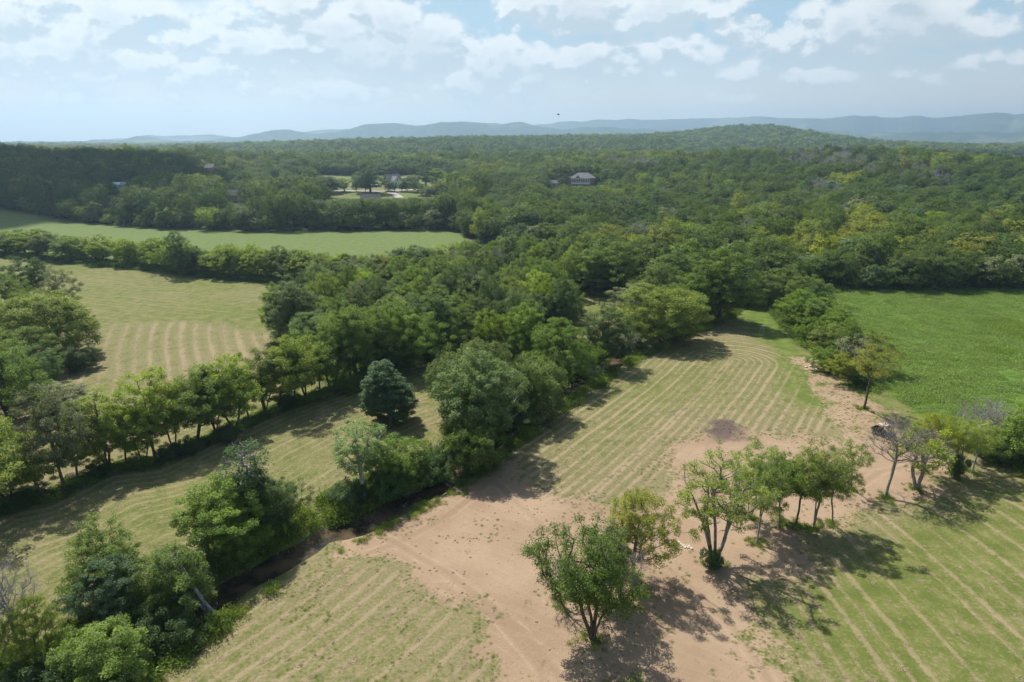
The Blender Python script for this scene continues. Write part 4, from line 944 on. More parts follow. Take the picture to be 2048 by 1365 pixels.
# coarse forms for the distance
lib2 = bpy.data.collections.new('distant_forms'); lib_near = lib; lib = lib2
for lf, i in [('mid',0),('deep',1),('dark',2),('deep',3),('mid',4),('dark',5),('grey',6)]:
    far_form('distant_%02d' % i, 130+i, lf, 12, 1.45, H=14, CR=5.6, cb=.15, nclus=60, lump=.3)
lib = lib_near
def scatter(name, pts, rot, scl, idx, coll, label, kind='stuff', tilt=None):
    me = bpy.data.meshes.new(name); me.vertices.add(len(pts)); me.vertices.foreach_set('co', np.asarray(pts, np.float32).ravel())
    for k, v, t in (('rot', np.column_stack([np.zeros(len(pts)), np.zeros(len(pts)), rot]), 'FLOAT_VECTOR'), ('scl', scl, 'FLOAT_VECTOR'), ('pick', idx, 'INT')):
        a = me.attributes.new(k, t, 'POINT')
        a.data.foreach_set('vector' if t == 'FLOAT_VECTOR' else 'value', np.asarray(v, np.float32 if t == 'FLOAT_VECTOR' else np.int32).ravel())
    me.update()
    o = link(name, me); tag(o, label, kind=kind)
    ng = bpy.data.node_groups.new(name+'_scatter', 'GeometryNodeTree')
    ng.interface.new_socket('Geometry', in_out='INPUT', socket_type='NodeSocketGeometry'); ng.interface.new_socket('Geometry', in_out='OUTPUT', socket_type='NodeSocketGeometry')
    n = ng.nodes; l = ng.links; gi = n.new('NodeGroupInput'); go = n.new('NodeGroupOutput')
    ci = n.new('GeometryNodeCollectionInfo'); ci.inputs['Collection'].default_value = coll; ci.inputs['Separate Children'].default_value = True; ci.inputs['Reset Children'].default_value = True
    ip = n.new('GeometryNodeInstanceOnPoints'); ip.inputs['Pick Instance'].default_value = True
    def na(k, t):
        x = n.new('GeometryNodeInputNamedAttribute'); x.data_type = t; x.inputs['Name'].default_value = k; return x.outputs[0]
    e2r = n.new('FunctionNodeEulerToRotation')
    l.new(gi.outputs[0], ip.inputs['Points']); l.new(ci.outputs[0], ip.inputs['Instance'])
    l.new(na('rot', 'FLOAT_VECTOR'), e2r.inputs[0]); l.new(e2r.outputs[0], ip.inputs['Rotation'])
    l.new(na('scl', 'FLOAT_VECTOR'), ip.inputs['Scale']); l.new(na('pick', 'INT'), ip.inputs['Instance Index'])
    l.new(ip.outputs[0], go.inputs[0])
    md = o.modifiers.new('scatter', 'NODES'); md.node_group = ng
    return o
rest = np.array([i for i in range(len(FP)) if i not in fi]); Rp = FP[rest]; RD = FD[rest]
rr = np.random.RandomState(5)
w = np.array([9,9,4,8,1.3,9,3,8,1.5,1.2,1.3,9,.12,.25]); 
# neighbouring trees tend to be of one sort
pat = fbm(Rp[:, 0], Rp[:, 1], 70, 3)
cum = np.cumsum(w)/w.sum(); order_ = np.array([3,7,0,5,11,1,8,9,4,10,6,2,12,13]); cw_ = np.cumsum(w[order_])/w.sum()
u = np.clip(.5+(pat-.5)*1.7+rr.uniform(-.45, .45, len(Rp)), 0, .996); pick = order_[np.searchsorted(cw_, u)]
pick = np.where(rr.rand(len(Rp)) < .012, 13, pick)
# bands of bare trees on the right-hand ridge
pxr = 1024+F*Rp[:, 0]/(Rp[:, 1]*math.cos(PITCH)+14)
zc_ = terrain(Rp[:, 0], Rp[:, 1], creek=False)+11
vv = ((zc_-CAMZ)*math.cos(PITCH)+Rp[:, 1]*math.sin(PITCH))/(Rp[:, 1]*math.cos(PITCH)-(zc_-CAMZ)*math.sin(PITCH))
pyy = 682.5-F*vv
def inband(P): return poly_sd(pxr, pyy, np.array(P, float)) > 0
band = inband([(1530,300),(1700,304),(1850,328),(1905,350),(1860,364),(1700,338),(1560,324)]) | inband([(1215,318),(1310,318),(1315,336),(1220,338)]) | inband([(1590,372),(1690,372),(1690,392),(1600,392)]) | inband([(1310,300),(1420,300),(1420,312),(1320,314)])
pick = np.where(band & (rr.rand(len(Rp)) < .62), 13, pick)
H_ = rr.uniform(8.5, 17.5, len(Rp))*np.where((pxr < 960) & (RD < 560), 1.35, 1.0)*np.where((pxr > 500) & (pxr < 960) & (RD > 560) & (RD < 900), .92, 1)
big_ = rr.rand(len(Rp)) < .10; H_ = H_*np.where(big_, 1.2, 1.); Wd_ = np.where(big_, 1.45, 1)*rr.uniform(.74, 1.34, len(Rp))*np.maximum(1, Rp[:, 2]/9.6*.92)
z_ = terrain(Rp[:, 0], Rp[:, 1], creek=False)
# from here the lawn and the houses stay in sight above the nearer crowns
keep = np.ones(len(Rp), bool)
for (x0, x1, yl, (qx, qy, qz)) in ((640,900,396,hit(760,398)),(1095,1125,380,HOUSES[2]),(1130,1206,372,HOUSES[1]),(440,500,402,HOUSES[4]),(226,260,374,HOUSES[5]),(412,442,350,HOUSES[6]),(712,790,388,HOUSES[3])):
    _, e_ = pix_azel(800, yl); Dq = math.hypot(qx, qy)
    mm = (pxr > x0) & (pxr < x1) & (RD < Dq) & (RD > Dq*.5)
    cap = CAMZ+RD*math.tan(e_)-z_-rr.uniform(0, 2.0, len(RD))
    H_ = np.where(mm, np.minimum(H_, cap), H_); keep &= ~(mm & (H_ < 4.0))
Rp, RD, H_, Wd_, z_, pick = Rp[keep], RD[keep], H_[keep], Wd_[keep], z_[keep], pick[keep]
scl = np.column_stack([Wd_, Wd_, H_/14*np.maximum(1, .75+.25*Rp[:, 2]/9)])
pts = np.column_stack([Rp[:, 0], Rp[:, 1], z_-.1]); rot = rr.uniform(0, 2*PI, len(Rp))
nearm = RD < 1300
scatter('forest', pts[nearm], rot[nearm], scl[nearm], pick[nearm], lib, 'wooded slope of mixed green trees stretching away behind the fields')
scatter('distant_forest', pts[~nearm], rot[~nearm], scl[~nearm]*np.array([.92,.92,1.05]), rr.randint(0, 7, (~nearm).sum()), lib2, 'far woods fading into the haze below the hills')
print('mass', nearm.sum(), (~nearm).sum())

# ------------------------------------------------------------------ low plants
def weed_form(coll, key, seed, n, s, w, h, leaf, up=.2):
    r = np.random.RandomState(seed)
    p = np.column_stack([r.randn(n)*w*.5, r.randn(n)*w*.5, r.rand(n)**.8*h])
    nn = r.randn(n, 3)+np.array([0, 0, up]); nn /= np.linalg.norm(nn, axis=1)[:, None]
    t = np.cross(nn, r.randn(n, 3)); t[:, 2] = np.abs(t[:, 2])+.2; t /= np.linalg.norm(t, axis=1)[:, None]; b = np.cross(nn, t)
    ss = (s*(.6+.8*r.rand(n)))[:, None]; t = t*ss*.8; b = b*ss*.28
    V = np.stack([p-t, p+b, p+t, p-b], 1).reshape(-1, 3); V[:, 2] = np.maximum(V[:, 2], -.03)
    me = mesh_np(key, V, np.arange(4*n).reshape(-1, 4), LEAF[leaf], attrs={'tint': np.repeat(r.rand(n), 4)})
    o = bpy.data.objects.new(key, me); coll.objects.link(o)
wl = bpy.data.collections.new('weed_forms')
for i, lf in enumerate(['bright','mid','mid','deep','dark','sward']): weed_form(wl, 'weed_%d' % i, 200+i, 190, .16, .95, .75, lf)
r = np.random.RandomState(77)
seg = np.where((CREEKS[:, 1] < 330))[0]
X, Y = [], []
for i in range(len(CREEKS)-1):
    a, b_ = CREEKS[i], CREEKS[i+1]; L = np.linalg.norm(b_-a)
    if a[1] < 10 or a[1] > 260: continue
    n = int(L*20); t = r.rand(n)[:, None]; p = a+(b_-a)*t
    nrm = np.array([-(b_-a)[1], (b_-a)[0]])/L
    side = np.where(r.rand(n) < .70, 1, -1); off = np.where(side > 0, 2.4+r.rand(n)**1.3*6.5, 3.0+r.rand(n)**1.5*2.6)
    p = p+nrm*(side*off)[:, None]; X.append(p[:, 0]); Y.append(p[:, 1])
X = np.concatenate(X); Y = np.concatenate(Y)
dens = fbm(X, Y, 6, 2); m = dens > .38; X, Y = X[m], Y[m]
sc = r.uniform(.6, 1.5, len(X)); sd_ = seg_dist(X, Y, CREEKS)[2]; sc = np.where((sd_ < 0) & (poly_sd(X, Y, P_DIRT) > -7), sc*.45, sc)
scatter('creek_weeds', np.column_stack([X, Y, terrain(X, Y)]), r.uniform(0, 6.28, len(X)), np.column_stack([sc, sc, sc*r.uniform(.7, 1.5, len(X))]), r.choice(6, len(X), p=[.27,.25,.18,.18,.06,.06]), wl, 'rank green weeds crowding both banks of the creek')
# undergrowth below rows and woods
X, Y = [], []
FEDGE = W0([(-300,412),(0,432),(270,457),(500,465),(900,462),(960,491),(1140,516)]); MEDGE = W0([(1660,580),(1780,583),(1900,583),(2060,580),(2300,577)]); CEDGE = W0([(1150,590),(1275,592)])
for Pl, n, wd in ((TROW, 1200, 1.6), (MROW, 1600, 4.0), (CEDGE, 120, 2.0)):
    for i in range(len(Pl)-1):
        a, b_ = Pl[i], Pl[i+1]; L = np.linalg.norm(b_-a); k = int(n*L/sum(np.linalg.norm(Pl[j+1]-Pl[j]) for j in range(len(Pl)-1)))
        t = r.rand(k)[:, None]; p = a+(b_-a)*t+r.randn(k, 2)*wd*.5; X.append(p[:, 0]); Y.append(p[:, 1])
for Pg, s in ((HEDGE, 1.5), (WOOD1, 2.6)):
    a, b_ = jitter_pts(Pg, s, 9); X.append(a); Y.append(b_)
nT = len(X); n0 = sum(len(q) for q in X[:len(TROW)-1]); X = np.concatenate(X); Y = np.concatenate(Y); sc = r.uniform(.9, 2.4, len(X)); sc[:n0] *= .5
scatter('undergrowth', np.column_stack([X, Y, terrain(X, Y)]), r.uniform(0, 6.28, len(X)), np.column_stack([sc, sc, sc*.9]), r.choice(6, len(X), p=[.04,.2,.14,.04,.5,.08]), wl, 'shaded undergrowth beneath the tree rows and hedgerow')
# shrubs filling the wood edges down to the grass
X, Y = [], []
for Pl, n in ((FEDGE, 200), (MEDGE, 130), (W0([(740,582),(900,566),(1130,538)]), 90)):
    Lt = sum(np.linalg.norm(Pl[j+1]-Pl[j]) for j in range(len(Pl)-1))
    for i in range(len(Pl)-1):
        a, b_ = Pl[i], Pl[i+1]; k = int(n*np.linalg.norm(b_-a)/Lt); t = r.rand(k)[:, None]; d_ = (b_-a)/np.linalg.norm(b_-a)
        p = a+(b_-a)*t+np.array([-d_[1], d_[0]])*(2.5+np.abs(r.randn(k, 1))*5.5); X.append(p[:, 0]); Y.append(p[:, 1])
X = np.concatenate(X); Y = np.concatenate(Y); sc = .22+.75*r.rand(len(X))**1.7
scatter('edge_shrubs', np.column_stack([X, Y, terrain(X, Y)-.3]), r.uniform(0, 6.28, len(X)), np.column_stack([sc*1.15, sc*1.15, sc]), r.choice([0,1,2,3,5,7,9,11], len(X)), lib, 'shrubs and saplings filling the forest edge down to the grass')
# tall meadow
ml = bpy.data.collections.new('meadow_forms')
for i, lf in enumerate(['sward','sward','mid','sward']): weed_form(ml, 'meadow_%d' % i, 230+i, 120, .15, 1.25, .32, lf, up=2.2)
a, b_ = jitter_pts(P_MEADOW, 1.05, 5); m = np.arctan2(a, b_) < R(41); a, b_ = a[m], b_[m]
dens = fbm(a, b_, 14, 3); fl = fbm(a+77, b_, 18, 3); m = r.rand(len(a)) < .35+.9*(dens-.3); a, b_, fl = a[m], b_[m], fl[m]
sc = r.uniform(.8, 1.7, len(a)); pk = np.where(fl > .66, 2, r.choice(3, len(a), p=[.45,.45,.10]))
scatter('meadow_grass', np.column_stack([a, b_, terrain(a, b_)]), r.uniform(0, 6.28, len(a)), np.column_stack([sc, sc, sc*r.uniform(.7, 1.4, len(a))]), pk, ml, 'uncut bright green meadow plants right of the hedgerow')
print('meadow', len(a))
# weeds and clods on the bare soil
cl_ = bpy.data.collections.new('clod_forms')
import bmesh as _bm
m_clod = simple('clod', (.25,.175,.118), 1.0, var=.3, scale=1.5)
for i in range(3):
    bm = _bm.new(); _bm.ops.create_icosphere(bm, subdivisions=1, radius=.1); rj = random.Random(i)
    for v in bm.verts: v.co = Vector((v.co.x*1.2, v.co.y, v.co.z*.7))*rj.uniform(.7, 1.3)
    me = bpy.data.meshes.new('clod_%d' % i); bm.to_mesh(me); bm.free(); me.materials.append(m_clod); cl_.objects.link(bpy.data.objects.new('clod_%d' % i, me))
dn = (fy < 150) & (fy > 25) & (dirt > .55) & (fbm(fx, fy, 8, 3) > .46); ci = np.where(dn)[0]; ci = ci[r.rand(len(ci)) < .42]
X = fx[ci]+r.uniform(-.3, .3, len(ci)); Y = fy[ci]+r.uniform(-.3, .3, len(ci)); sc = .25+r.rand(len(ci))**6*1.5
scatter('soil_clods', np.column_stack([X, Y, terrain(X, Y)]), r.uniform(0, 6.28, len(ci)), np.column_stack([sc, sc, sc]), r.randint(0, 3, len(ci)), cl_, 'small clods and stones strewn over the bare soil')
fe = np.array([(a, b_) for a, b_, c in FEET if math.hypot(a, b_) < 170 and not c]); k_n = 26
th = r.uniform(0, 6.28, len(fe)*k_n); rd = .25+np.abs(r.randn(len(fe)*k_n))*.95; X = np.repeat(fe[:, 0], k_n)+np.cos(th)*rd; Y = np.repeat(fe[:, 1], k_n)+np.sin(th)*rd
sc = r.uniform(.18, .60, len(X))
scatter('base_weeds', np.column_stack([X, Y, terrain(X, Y)-.02]), r.uniform(0, 6.28, len(X)), np.column_stack([sc, sc, sc]), r.choice(6, len(X), p=[.2,.3,.2,.1,.1,.1]), wl, 'weeds and grass growing round the feet of the near trees')
edge = (fy < 170) & (fy > 25) & (((dirt > .15) & (dirt < .80)) | ((dirt >= .8) & (fbm(fx+31, fy, 5, 3) > .66)) | ((bl > .5) & (fbm(fx, fy+9, 4, 3) > .56)))
ci = np.where(edge)[0]; ci = ci[r.rand(len(ci)) < .38]
X = fx[ci]+r.uniform(-.3, .3, len(ci)); Y = fy[ci]+r.uniform(-.3, .3, len(ci)); sc = r.uniform(.10, .30, len(ci))
scatter('grass_tufts', np.column_stack([X, Y, terrain(X, Y)-.01]), r.uniform(0, 6.28, len(ci)), np.column_stack([sc, sc, sc*.6]), r.choice(6, len(ci), p=[.3,.2,.1,.2,.0,.2]), wl, 'ragged grass tufts where mown field frays into bare soil')
# hay left in the windrows
m_hay = simple('hay', (.31,.245,.15), .95, var=.25, scale=.4)
hl = bpy.data.collections.new('hay_forms')
for i in range(3):
    r2 = np.random.RandomState(300+i); n = 46; p = np.column_stack([r2.randn(n)*.26, r2.randn(n)*.17, r2.rand(n)*.05])
    t = r2.randn(n, 3)*np.array([1, 1, .25]); t /= np.linalg.norm(t, axis=1)[:, None]; b2 = np.cross(t, np.array([0, 0, 1.])+r2.randn(n, 3)*.3); b2 /= np.linalg.norm(b2, axis=1)[:, None]
    t *= .08; b2 *= .030
    V = np.stack([p-t-b2, p-t+b2, p+t+b2, p+t-b2], 1).reshape(-1, 3)
    hl.objects.link(bpy.data.objects.new('hay_%d' % i, mesh_np('hay_%d' % i, V, np.arange(4*n).reshape(-1, 4), m_hay)))
near = (fy < 150) & (fy > 20) & (swa > .4) & (np.abs(fx) < 110)
ph = np.mod(swc, 3.1); onl = near & (((ph > .45) & (ph < 1.2))) & (dry > .3) & (dirt < .3)
ci = np.where(onl)[0]; ci = ci[r.rand(len(ci)) < np.where(br[ci] > .5, .10, .24)]
X = fx[ci]+r.uniform(-.35, .35, len(ci)); Y = fy[ci]+r.uniform(-.35, .35, len(ci)); sc = r.uniform(.3, .9, len(ci))
scatter('hay', np.column_stack([X, Y, terrain(X, Y)+.01]), r.uniform(0, 6.28, len(ci)), np.column_stack([sc, sc, sc]), r.randint(0, 3, len(ci)), hl, 'dry cut hay lying in frayed lines on the near fields')
print('hay', len(ci))

# ================================================================== BUILDINGS
m_white = simple('white_siding', (.72,.71,.68), .6, var=.05); m_roof = simple('grey_shingle', (.155,.150,.155), .9, var=.2, scale=2)
m_roofd = simple('dark_shingle', (.105,.095,.095), .9, var=.2, scale=2); m_tan = simple('tan_siding', (.42,.35,.27), .8); m_brick = simple('brick_wall', (.26,.15,.11), .9)
m_glass = simple('window_glass', (.03,.04,.05), .12, var=.1, spec=.6); m_blue = simple('blue_metal_roof', (.30,.46,.52), .45, var=.08); m_deck = simple('deck_wood', (.50,.48,.45), .8)
def gable(mb, w, d, h0, h1, c=(0,0), rz=0, over=.5, th=.25):
    """pitched roof, ridge along local x"""
    def T(x, y, z): return (c[0]+x*math.cos(rz)-y*math.sin(rz), c[1]+x*math.sin(rz)+y*math.cos(rz), z)
    x = w/2+over; y = d/2+over; k = (h1-h0)/(d/2); e = h0-k*over
    for sgn in (-1, 1):
        P = [T(-x, sgn*y, e), T(x, sgn*y, e), T(x, 0, h1), T(-x, 0, h1)]
        U = [(p[0], p[1], p[2]+th) for p in P]; mb.quadbox(P+U)
def gwall(mb, w, d, h0, h1, c=(0,0), rz=0):
    def T(x, y, z): return (c[0]+x*math.cos(rz)-y*math.sin(rz), c[1]+x*math.sin(rz)+y*math.cos(rz), z)
    x, y = w/2, d/2; z = -1.5
    mb.poly([T(-x,-y,z),T(x,-y,z),T(x,-y,h0),T(-x,-y,h0)]); mb.poly([T(x,y,z),T(-x,y,z),T(-x,y,h0),T(x,y,h0)])
    mb.poly([T(x,-y,z),T(x,y,z),T(x,y,h0),T(x,0,h1),T(x,-y,h0)]); mb.poly([T(-x,y,z),T(-x,-y,z),T(-x,-y,h0),T(-x,0,h1),T(-x,y,h0)])
def hip(mb, w, d, h0, h1, over=.7, th=.25):
    x, y = w/2+over, d/2+over; r_ = w/2-d/2
    for dz in (0, th):
        a = [(-x,-y,h0+dz),(x,-y,h0+dz),(x,y,h0+dz),(-x,y,h0+dz)]; t1, t2 = (-r_,0,h1+dz), (r_,0,h1+dz)
        mb.poly([a[0],a[1],t2,t1]); mb.poly([a[2],a[3],t1,t2]); mb.poly([a[1],a[2],t2]); mb.poly([a[3],a[0],t1])
    for i in range(4):
        P4 = [(-x,-y),(x,-y),(x,y),(-x,y)]; p, q = P4[i], P4[(i+1) % 4]
        mb.poly([(p[0],p[1],h0),(q[0],q[1],h0),(q[0],q[1],h0+th),(p[0],p[1],h0+th)])
def house(name, loc, rz, label):
    o = bpy.data.objects.new(name, None); S.collection.objects.link(o); o.location = loc; o.rotation_euler = (0, 0, rz); tag(o, label, 'house'); return o
def win(parent, x, y, z, w=1.1, h=1.5, rz=0):
    mb = MB(); mb.box((0,0,0), (w+.24, .14, h+.24)); f = mb.build('window', m_white, parent, (x, y, z), rz)
    mb = MB(); mb.box((0,-.05,0), (w/2-.05, .12, h), ); mb2 = MB(); mb2.box((-w/4-.01,-.05,0), (w/2-.08, .12, h)); mb2.box((w/4+.01,-.05,0), (w/2-.08, .12, h)); mb2.build('pane', m_glass, f)
# white farmhouse
hx, hy, hz0 = HOUSES[0]
H1 = house('white_house', (hx, hy, hz0+.8), R(38), 'white gabled house with grey roof on the lawn beyond the far green field')
mb = MB(); gwall(mb, 13, 8, 5.4, 9.6); mb.build('wall', m_white, H1)
mb = MB(); gable(mb, 13, 8, 5.4, 9.6); mb.build('roof', m_roof, H1)
mb = MB(); gwall(mb, 9, 6.5, 4.6, 8.2, (-1.5,-6.5), PI/2); mb.build('wing_wall', m_white, H1)
mb = MB(); gable(mb, 9, 6.5, 4.6, 8.2, (-1.5,-6.5), PI/2); mb.build('wing_roof', m_roof, H1)
mb = MB(); mb.box((4.5, 1.8, 9.0), (.9,.9,3.0)); mb.build('chimney', m_brick, H1)
for x in (-3.0, 0.0): win(H1, x, -11.06, 2.4); 
win(H1, -1.5, -11.06, 5.3)
for x in (3.2, 5.2): win(H1, x, -4.06, 2.0); win(H1, x, -4.06, 4.3, 1.0, 1.1)
mb = MB(); mb.box((9.2, .5, 1.0), (5.5, 6, 5)); mb.build('garage', m_white, H1)
mb = MB(); gable(mb, 5.6, 6, 3.5, 5.6, (9.2,.5)); mb.build('garage_roof', m_roofd, H1)
# hip-roofed house
hx, hy, hz0 = HOUSES[1]
H2 = house('hip_roofed_house', (hx, hy, hz0+5.6), R(-8), 'large house with hipped grey roof and white porch rail, alone in the forest')
mb = MB(); mb.box((0,0,1.0), (21, 12, 5.6)); mb.build('wall', m_brick, H2)
mb = MB(); hip(mb, 21, 12, 3.8, 8.2); mb.build('roof', m_roof, H2)
mb = MB(); gwall(mb, 5, 5, 2.2, 4.6, (-12.5, -3.5), PI/2); mb.build('porch_wall', m_brick, H2)
mb = MB(); gable(mb, 5, 5.4, 2.2, 4.7, (-12.5, -3.5), PI/2); mb.build('porch_roof', m_roofd, H2)
mb = MB(); gable(mb, 3, 3.6, 4.1, 6.0, (-4.2, -5.4), PI/2, .2); mb.build('dormer', m_roofd, H2)
mb = MB()
for i in range(9): mb.box((-9.6+i*2.0, -8.2, 1.8), (.28,.28,4.0))
mb.box((-1.6,-8.2,3.7), (16.6,.3,.35)); mb.build('porch_columns', m_white, H2)
mb = MB(); mb.box((-1.6,-7.2,-.7), (17,2.4,1.5)); mb.build('deck', m_white, H2)
for i in range(6): win(H2, -8.4+i*2.7, -6.06, 1.9, 1.1, 1.7)
# small outbuilding next to it
hx, hy, hz0 = HOUSES[2]
H3 = house('outbuilding', (hx, hy, hz0+3.5), R(30), 'small grey-roofed outbuilding left of the hip-roofed house')
mb = MB(); gwall(mb, 8.5, 6.5, 2.8, 5.2); mb.build('wall', m_tan, H3); mb = MB(); gable(mb, 8.5, 6.5, 2.8, 5.2); mb.build('roof', m_roof, H3); win(H3, 0, -3.31, 1.4)
hx, hy, hz0 = HOUSES[3]
H4 = house('dark_roofed_house', (hx, hy, hz0-.6), R(12), 'dark-roofed house half hidden by trees below the white house')
mb = MB(); gwall(mb, 15, 9, 3.4, 7.6); mb.build('wall', m_tan, H4); mb = MB(); gable(mb, 15, 9, 3.4, 7.6); mb.build('roof', m_roofd, H4)
mb = MB(); gable(mb, 8, 7, 3.0, 6.0, (-6,-4), PI/2); mb.build('wing_roof', m_roofd, H4)
hx, hy, hz0 = HOUSES[4]
H5 = house('low_house', (hx, hy, hz0+2.0), R(-5), 'low grey-brown roof among the trees left of the white house')
mb = MB(); gwall(mb, 17, 8, 3, 6.6); mb.build('wall', m_tan, H5); mb = MB(); gable(mb, 17, 8, 3, 6.6); mb.build('roof', m_roofd, H5)
hx, hy, hz0 = HOUSES[5]
H6 = house('blue_roofed_shed', (hx, hy, hz0+1.2), R(8), 'pale blue metal roof glinting in the shaded trees at left')
mb = MB(); gwall(mb, 12, 7, 3, 4.6); mb.build('wall', m_white, H6); mb = MB(); gable(mb, 12, 7, 3, 4.6); mb.build('roof', m_blue, H6)
hx, hy, hz0 = HOUSES[6]
H7 = house('tan_house', (hx, hy, hz0+3.5), R(-20), 'tan house front peeping from trees above the left fields')
mb = MB(); gwall(mb, 10, 8, 4, 7); mb.build('wall', m_tan, H7); mb = MB(); gable(mb, 10, 8, 4, 7); mb.build('roof', m_roofd, H7)
# drives on the lawn
m_drive = simple('driveway', (.34,.31,.29), .95, var=.12, scale=.3)
def ribbon(name, pxs, w, m, label, lift=.14):
    P = np.array([hit(a, b)[:2] for a, b in pxs]); Q2 = [P[0]]
    for i in range(len(P)-1):
        for t in np.linspace(0, 1, 9)[1:]: Q2.append(P[i]+(P[i+1]-P[i])*t)
    P = np.array(Q2); t = np.gradient(P, axis=0); t /= np.linalg.norm(t, axis=1)[:, None]+1e-9; n = np.stack([-t[:, 1], t[:, 0]], 1)
    V = np.vstack([np.column_stack([P+n*k*w/2, terrain((P+n*k*w/2)[:, 0], (P+n*k*w/2)[:, 1])+lift]) for k in (-1, 0, 1)]); m_ = len(P)
    Q = [(k*m_+i, k*m_+i+1, (k+1)*m_+i+1, (k+1)*m_+i) for k in range(2) for i in range(m_-1)]
    tag(link(name, mesh_np(name, V, Q, m)), label, kind='structure')
ribbon('road', [(640,384),(700,383),(760,384),(820,381),(880,379)], 5.5, m_drive, 'pale lane running across the lawn below the white house')
ribbon('driveway', [(778,384),(790,390),(800,397)], 7, m_drive, 'grey driveway branching off the lane')
ribbon('driveway', [(690,372),(750,370),(790,370)], 3, m_drive, 'light drive in front of the white house')
# trees on the lawn, standing singly
lw = [(612,383,348,44,'mid'),(640,386,350,42,'mid'),(665,388,352,56,'dark'),(690,384,356,34,'mid'),(713,384,360,18,'dark'),(730,384,362,20,'dark'),(742,386,334,62,'dark'),(803,384,362,20,'mid'),(815,384,356,26,'dark'),(833,386,360,24,'dark'),(845,392,366,26,'mid'),
      (852,374,332,50,'dark'),(878,378,336,52,'mid'),(862,398,372,34,'grey'),(775,384,362,24,'mid'),(790,384,364,18,'dark'),(905,380,345,50,'mid'),(895,392,362,40,'bright'),(660,378,356,40,'mid'),(625,374,352,44,'dark'),(720,372,345,36,'mid'),(823,372,348,30,'mid')]
for i, (bx, by, tp, w_, lf) in enumerate(lw):
    hx, hy, hz0 = hit(bx, by); D = math.hypot(hx, hy); _, e = pix_azel(bx, tp); hgt_ = CAMZ+D*math.tan(e)-hz0
    N_TREES[0] -= 0
    place_tree(['round0','round2','tall0','tall1'][i % 4], hx, hy, hgt_, w_*D/F*1.0, '%s %s tree standing on the lawn round the white house, counting from the left' % (ORD[i], ADJ[lf]), leaf=lf, group='single trees on the lawn round the white house')

# ================================================================== SMALL THINGS
m_metal = simple('galvanised_metal', (.55,.56,.57), .35, .8); m_black = simple('black_plastic', (.015,.015,.017), .5); m_tyre = simple('tyre_rubber', (.02,.02,.02), .9)
m_canopy = simple('tan_canopy', (.62,.50,.40), .6, var=.06); m_green = simple('dark_green_paint', (.02,.035,.03), .35, spec=.6); m_seat = simple('seat_vinyl', (.05,.045,.04), .6)
m_red = simple('red_cushion', (.22,.05,.03), .6); m_limestone = simple('limestone', (.52,.44,.34), .95, var=.25, scale=5); m_plank = simple('weathered_board', (.07,.055,.042), .9, var=.3)
m_straw = simple('yellow_barrel', (.50,.49,.46), .5)
# utility vehicle
ux, uy, uz = hit(1766, 876)
U = bpy.data.objects.new('utility_vehicle', None); S.collection.objects.link(U); U.location = (ux, uy, uz+.02); U.rotation_euler = (0, 0, R(-152)); U.scale = (1.12,)*3
tag(U, 'small open utility vehicle with a tan slatted canopy parked behind the bare tree', 'vehicle')
mb = MB()   # body tub: y is forward
mb.quadbox([(-.70,.95,.42),(.70,.95,.42),(.62,1.55,.45),(-.62,1.55,.45),(-.70,.95,.98),(.70,.95,.98),(.55,1.55,.80),(-.55,1.55,.80)])
mb.box((0,.30,.42),(1.40,1.30,.16)); mb.box((0,-.45,.62),(1.34,.36,.44)); mb.build('body', m_green, U)
mb = MB(); mb.box((0,-1.15,.78),(1.40,1.05,.06)); mb.box((0,-1.66,.93),(1.40,.05,.30)); mb.box((-.68,-1.15,.93),(.05,1.05,.30)); mb.box((.68,-1.15,.93),(.05,1.05,.30)); mb.box((0,-.65,.93),(1.40,.05,.30)); mb.box((0,-1.15,.60),(.9,.9,.25)); mb.build('cargo_bed', m_black, U)
mb = MB(); mb.box((0,-.28,.72),(1.20,.50,.14)); mb.box((0,-.52,1.02),(1.20,.12,.50)); mb.build('seat', m_seat, U)
mb = MB(); mb.box((.30,-.26,.81),(.44,.40,.05)); mb.build('cushion', m_red, U)
mb = MB()
for sx in (-.66, .66):
    mb.tube((sx,.85,.95),(sx*.95,.50,1.86),.028); mb.tube((sx*.95,.50,1.86),(sx*.95,-.62,1.88),.028); mb.tube((sx*.95,-.62,1.88),(sx,-.66,.80),.028)
mb.tube((-.63,.50,1.86),(.63,.50,1.86),.028); mb.tube((-.63,-.62,1.88),(.63,-.62,1.88),.028); mb.tube((-.66,-.64,1.15),(.66,-.64,1.15),.022); mb.build('roll_cage', m_black, U)
mb = MB(); mb.box((0,-.06,1.905),(1.46,1.34,.045)); rf_ = mb.build('canopy', m_black, U)
for i in range(6):
    mb = MB(); mb.box((-.605+i*.242,-.06,1.955),(.20,1.30,.05)); mb.build('slat', m_canopy, rf_)
mb = MB(); mb.tube((.30,.35,1.02),(.30,.60,.88),.02)
for i in range(12):
    a, b_ = 2*PI*i/12, 2*PI*(i+1)/12; mb.tube((.30+.17*math.cos(a),.35+.05*math.sin(a),1.02+.16*math.sin(a)),(.30+.17*math.cos(b_),.35+.05*math.sin(b_),1.02+.16*math.sin(b_)),.015, n=5)
mb.build('steering_wheel', m_black, U)
for (sx, sy) in ((-.66,1.12),(.66,1.12),(-.66,-1.10),(.66,-1.10)):
    mb = MB(); mb.tube((-.12,0,0),(.12,0,0),.30,n=18); wv_ = mb.build('wheel', m_tyre, U, (sx, sy, .30))
    mb = MB(); mb.tube((-.125,0,0),(.125,0,0),.16,n=12); mb.build('rim', m_metal, wv_)
    mb = MB(); mb.box((sx*1.0, sy, .66),(.26,.72,.05)); mb.build('fender', m_black, U)
for sx in (-.40,.40):
    mb = MB(); mb.tube((sx,1.52,.68),(sx,1.60,.67),.08,n=12); mb.build('headlight', m_white, U)
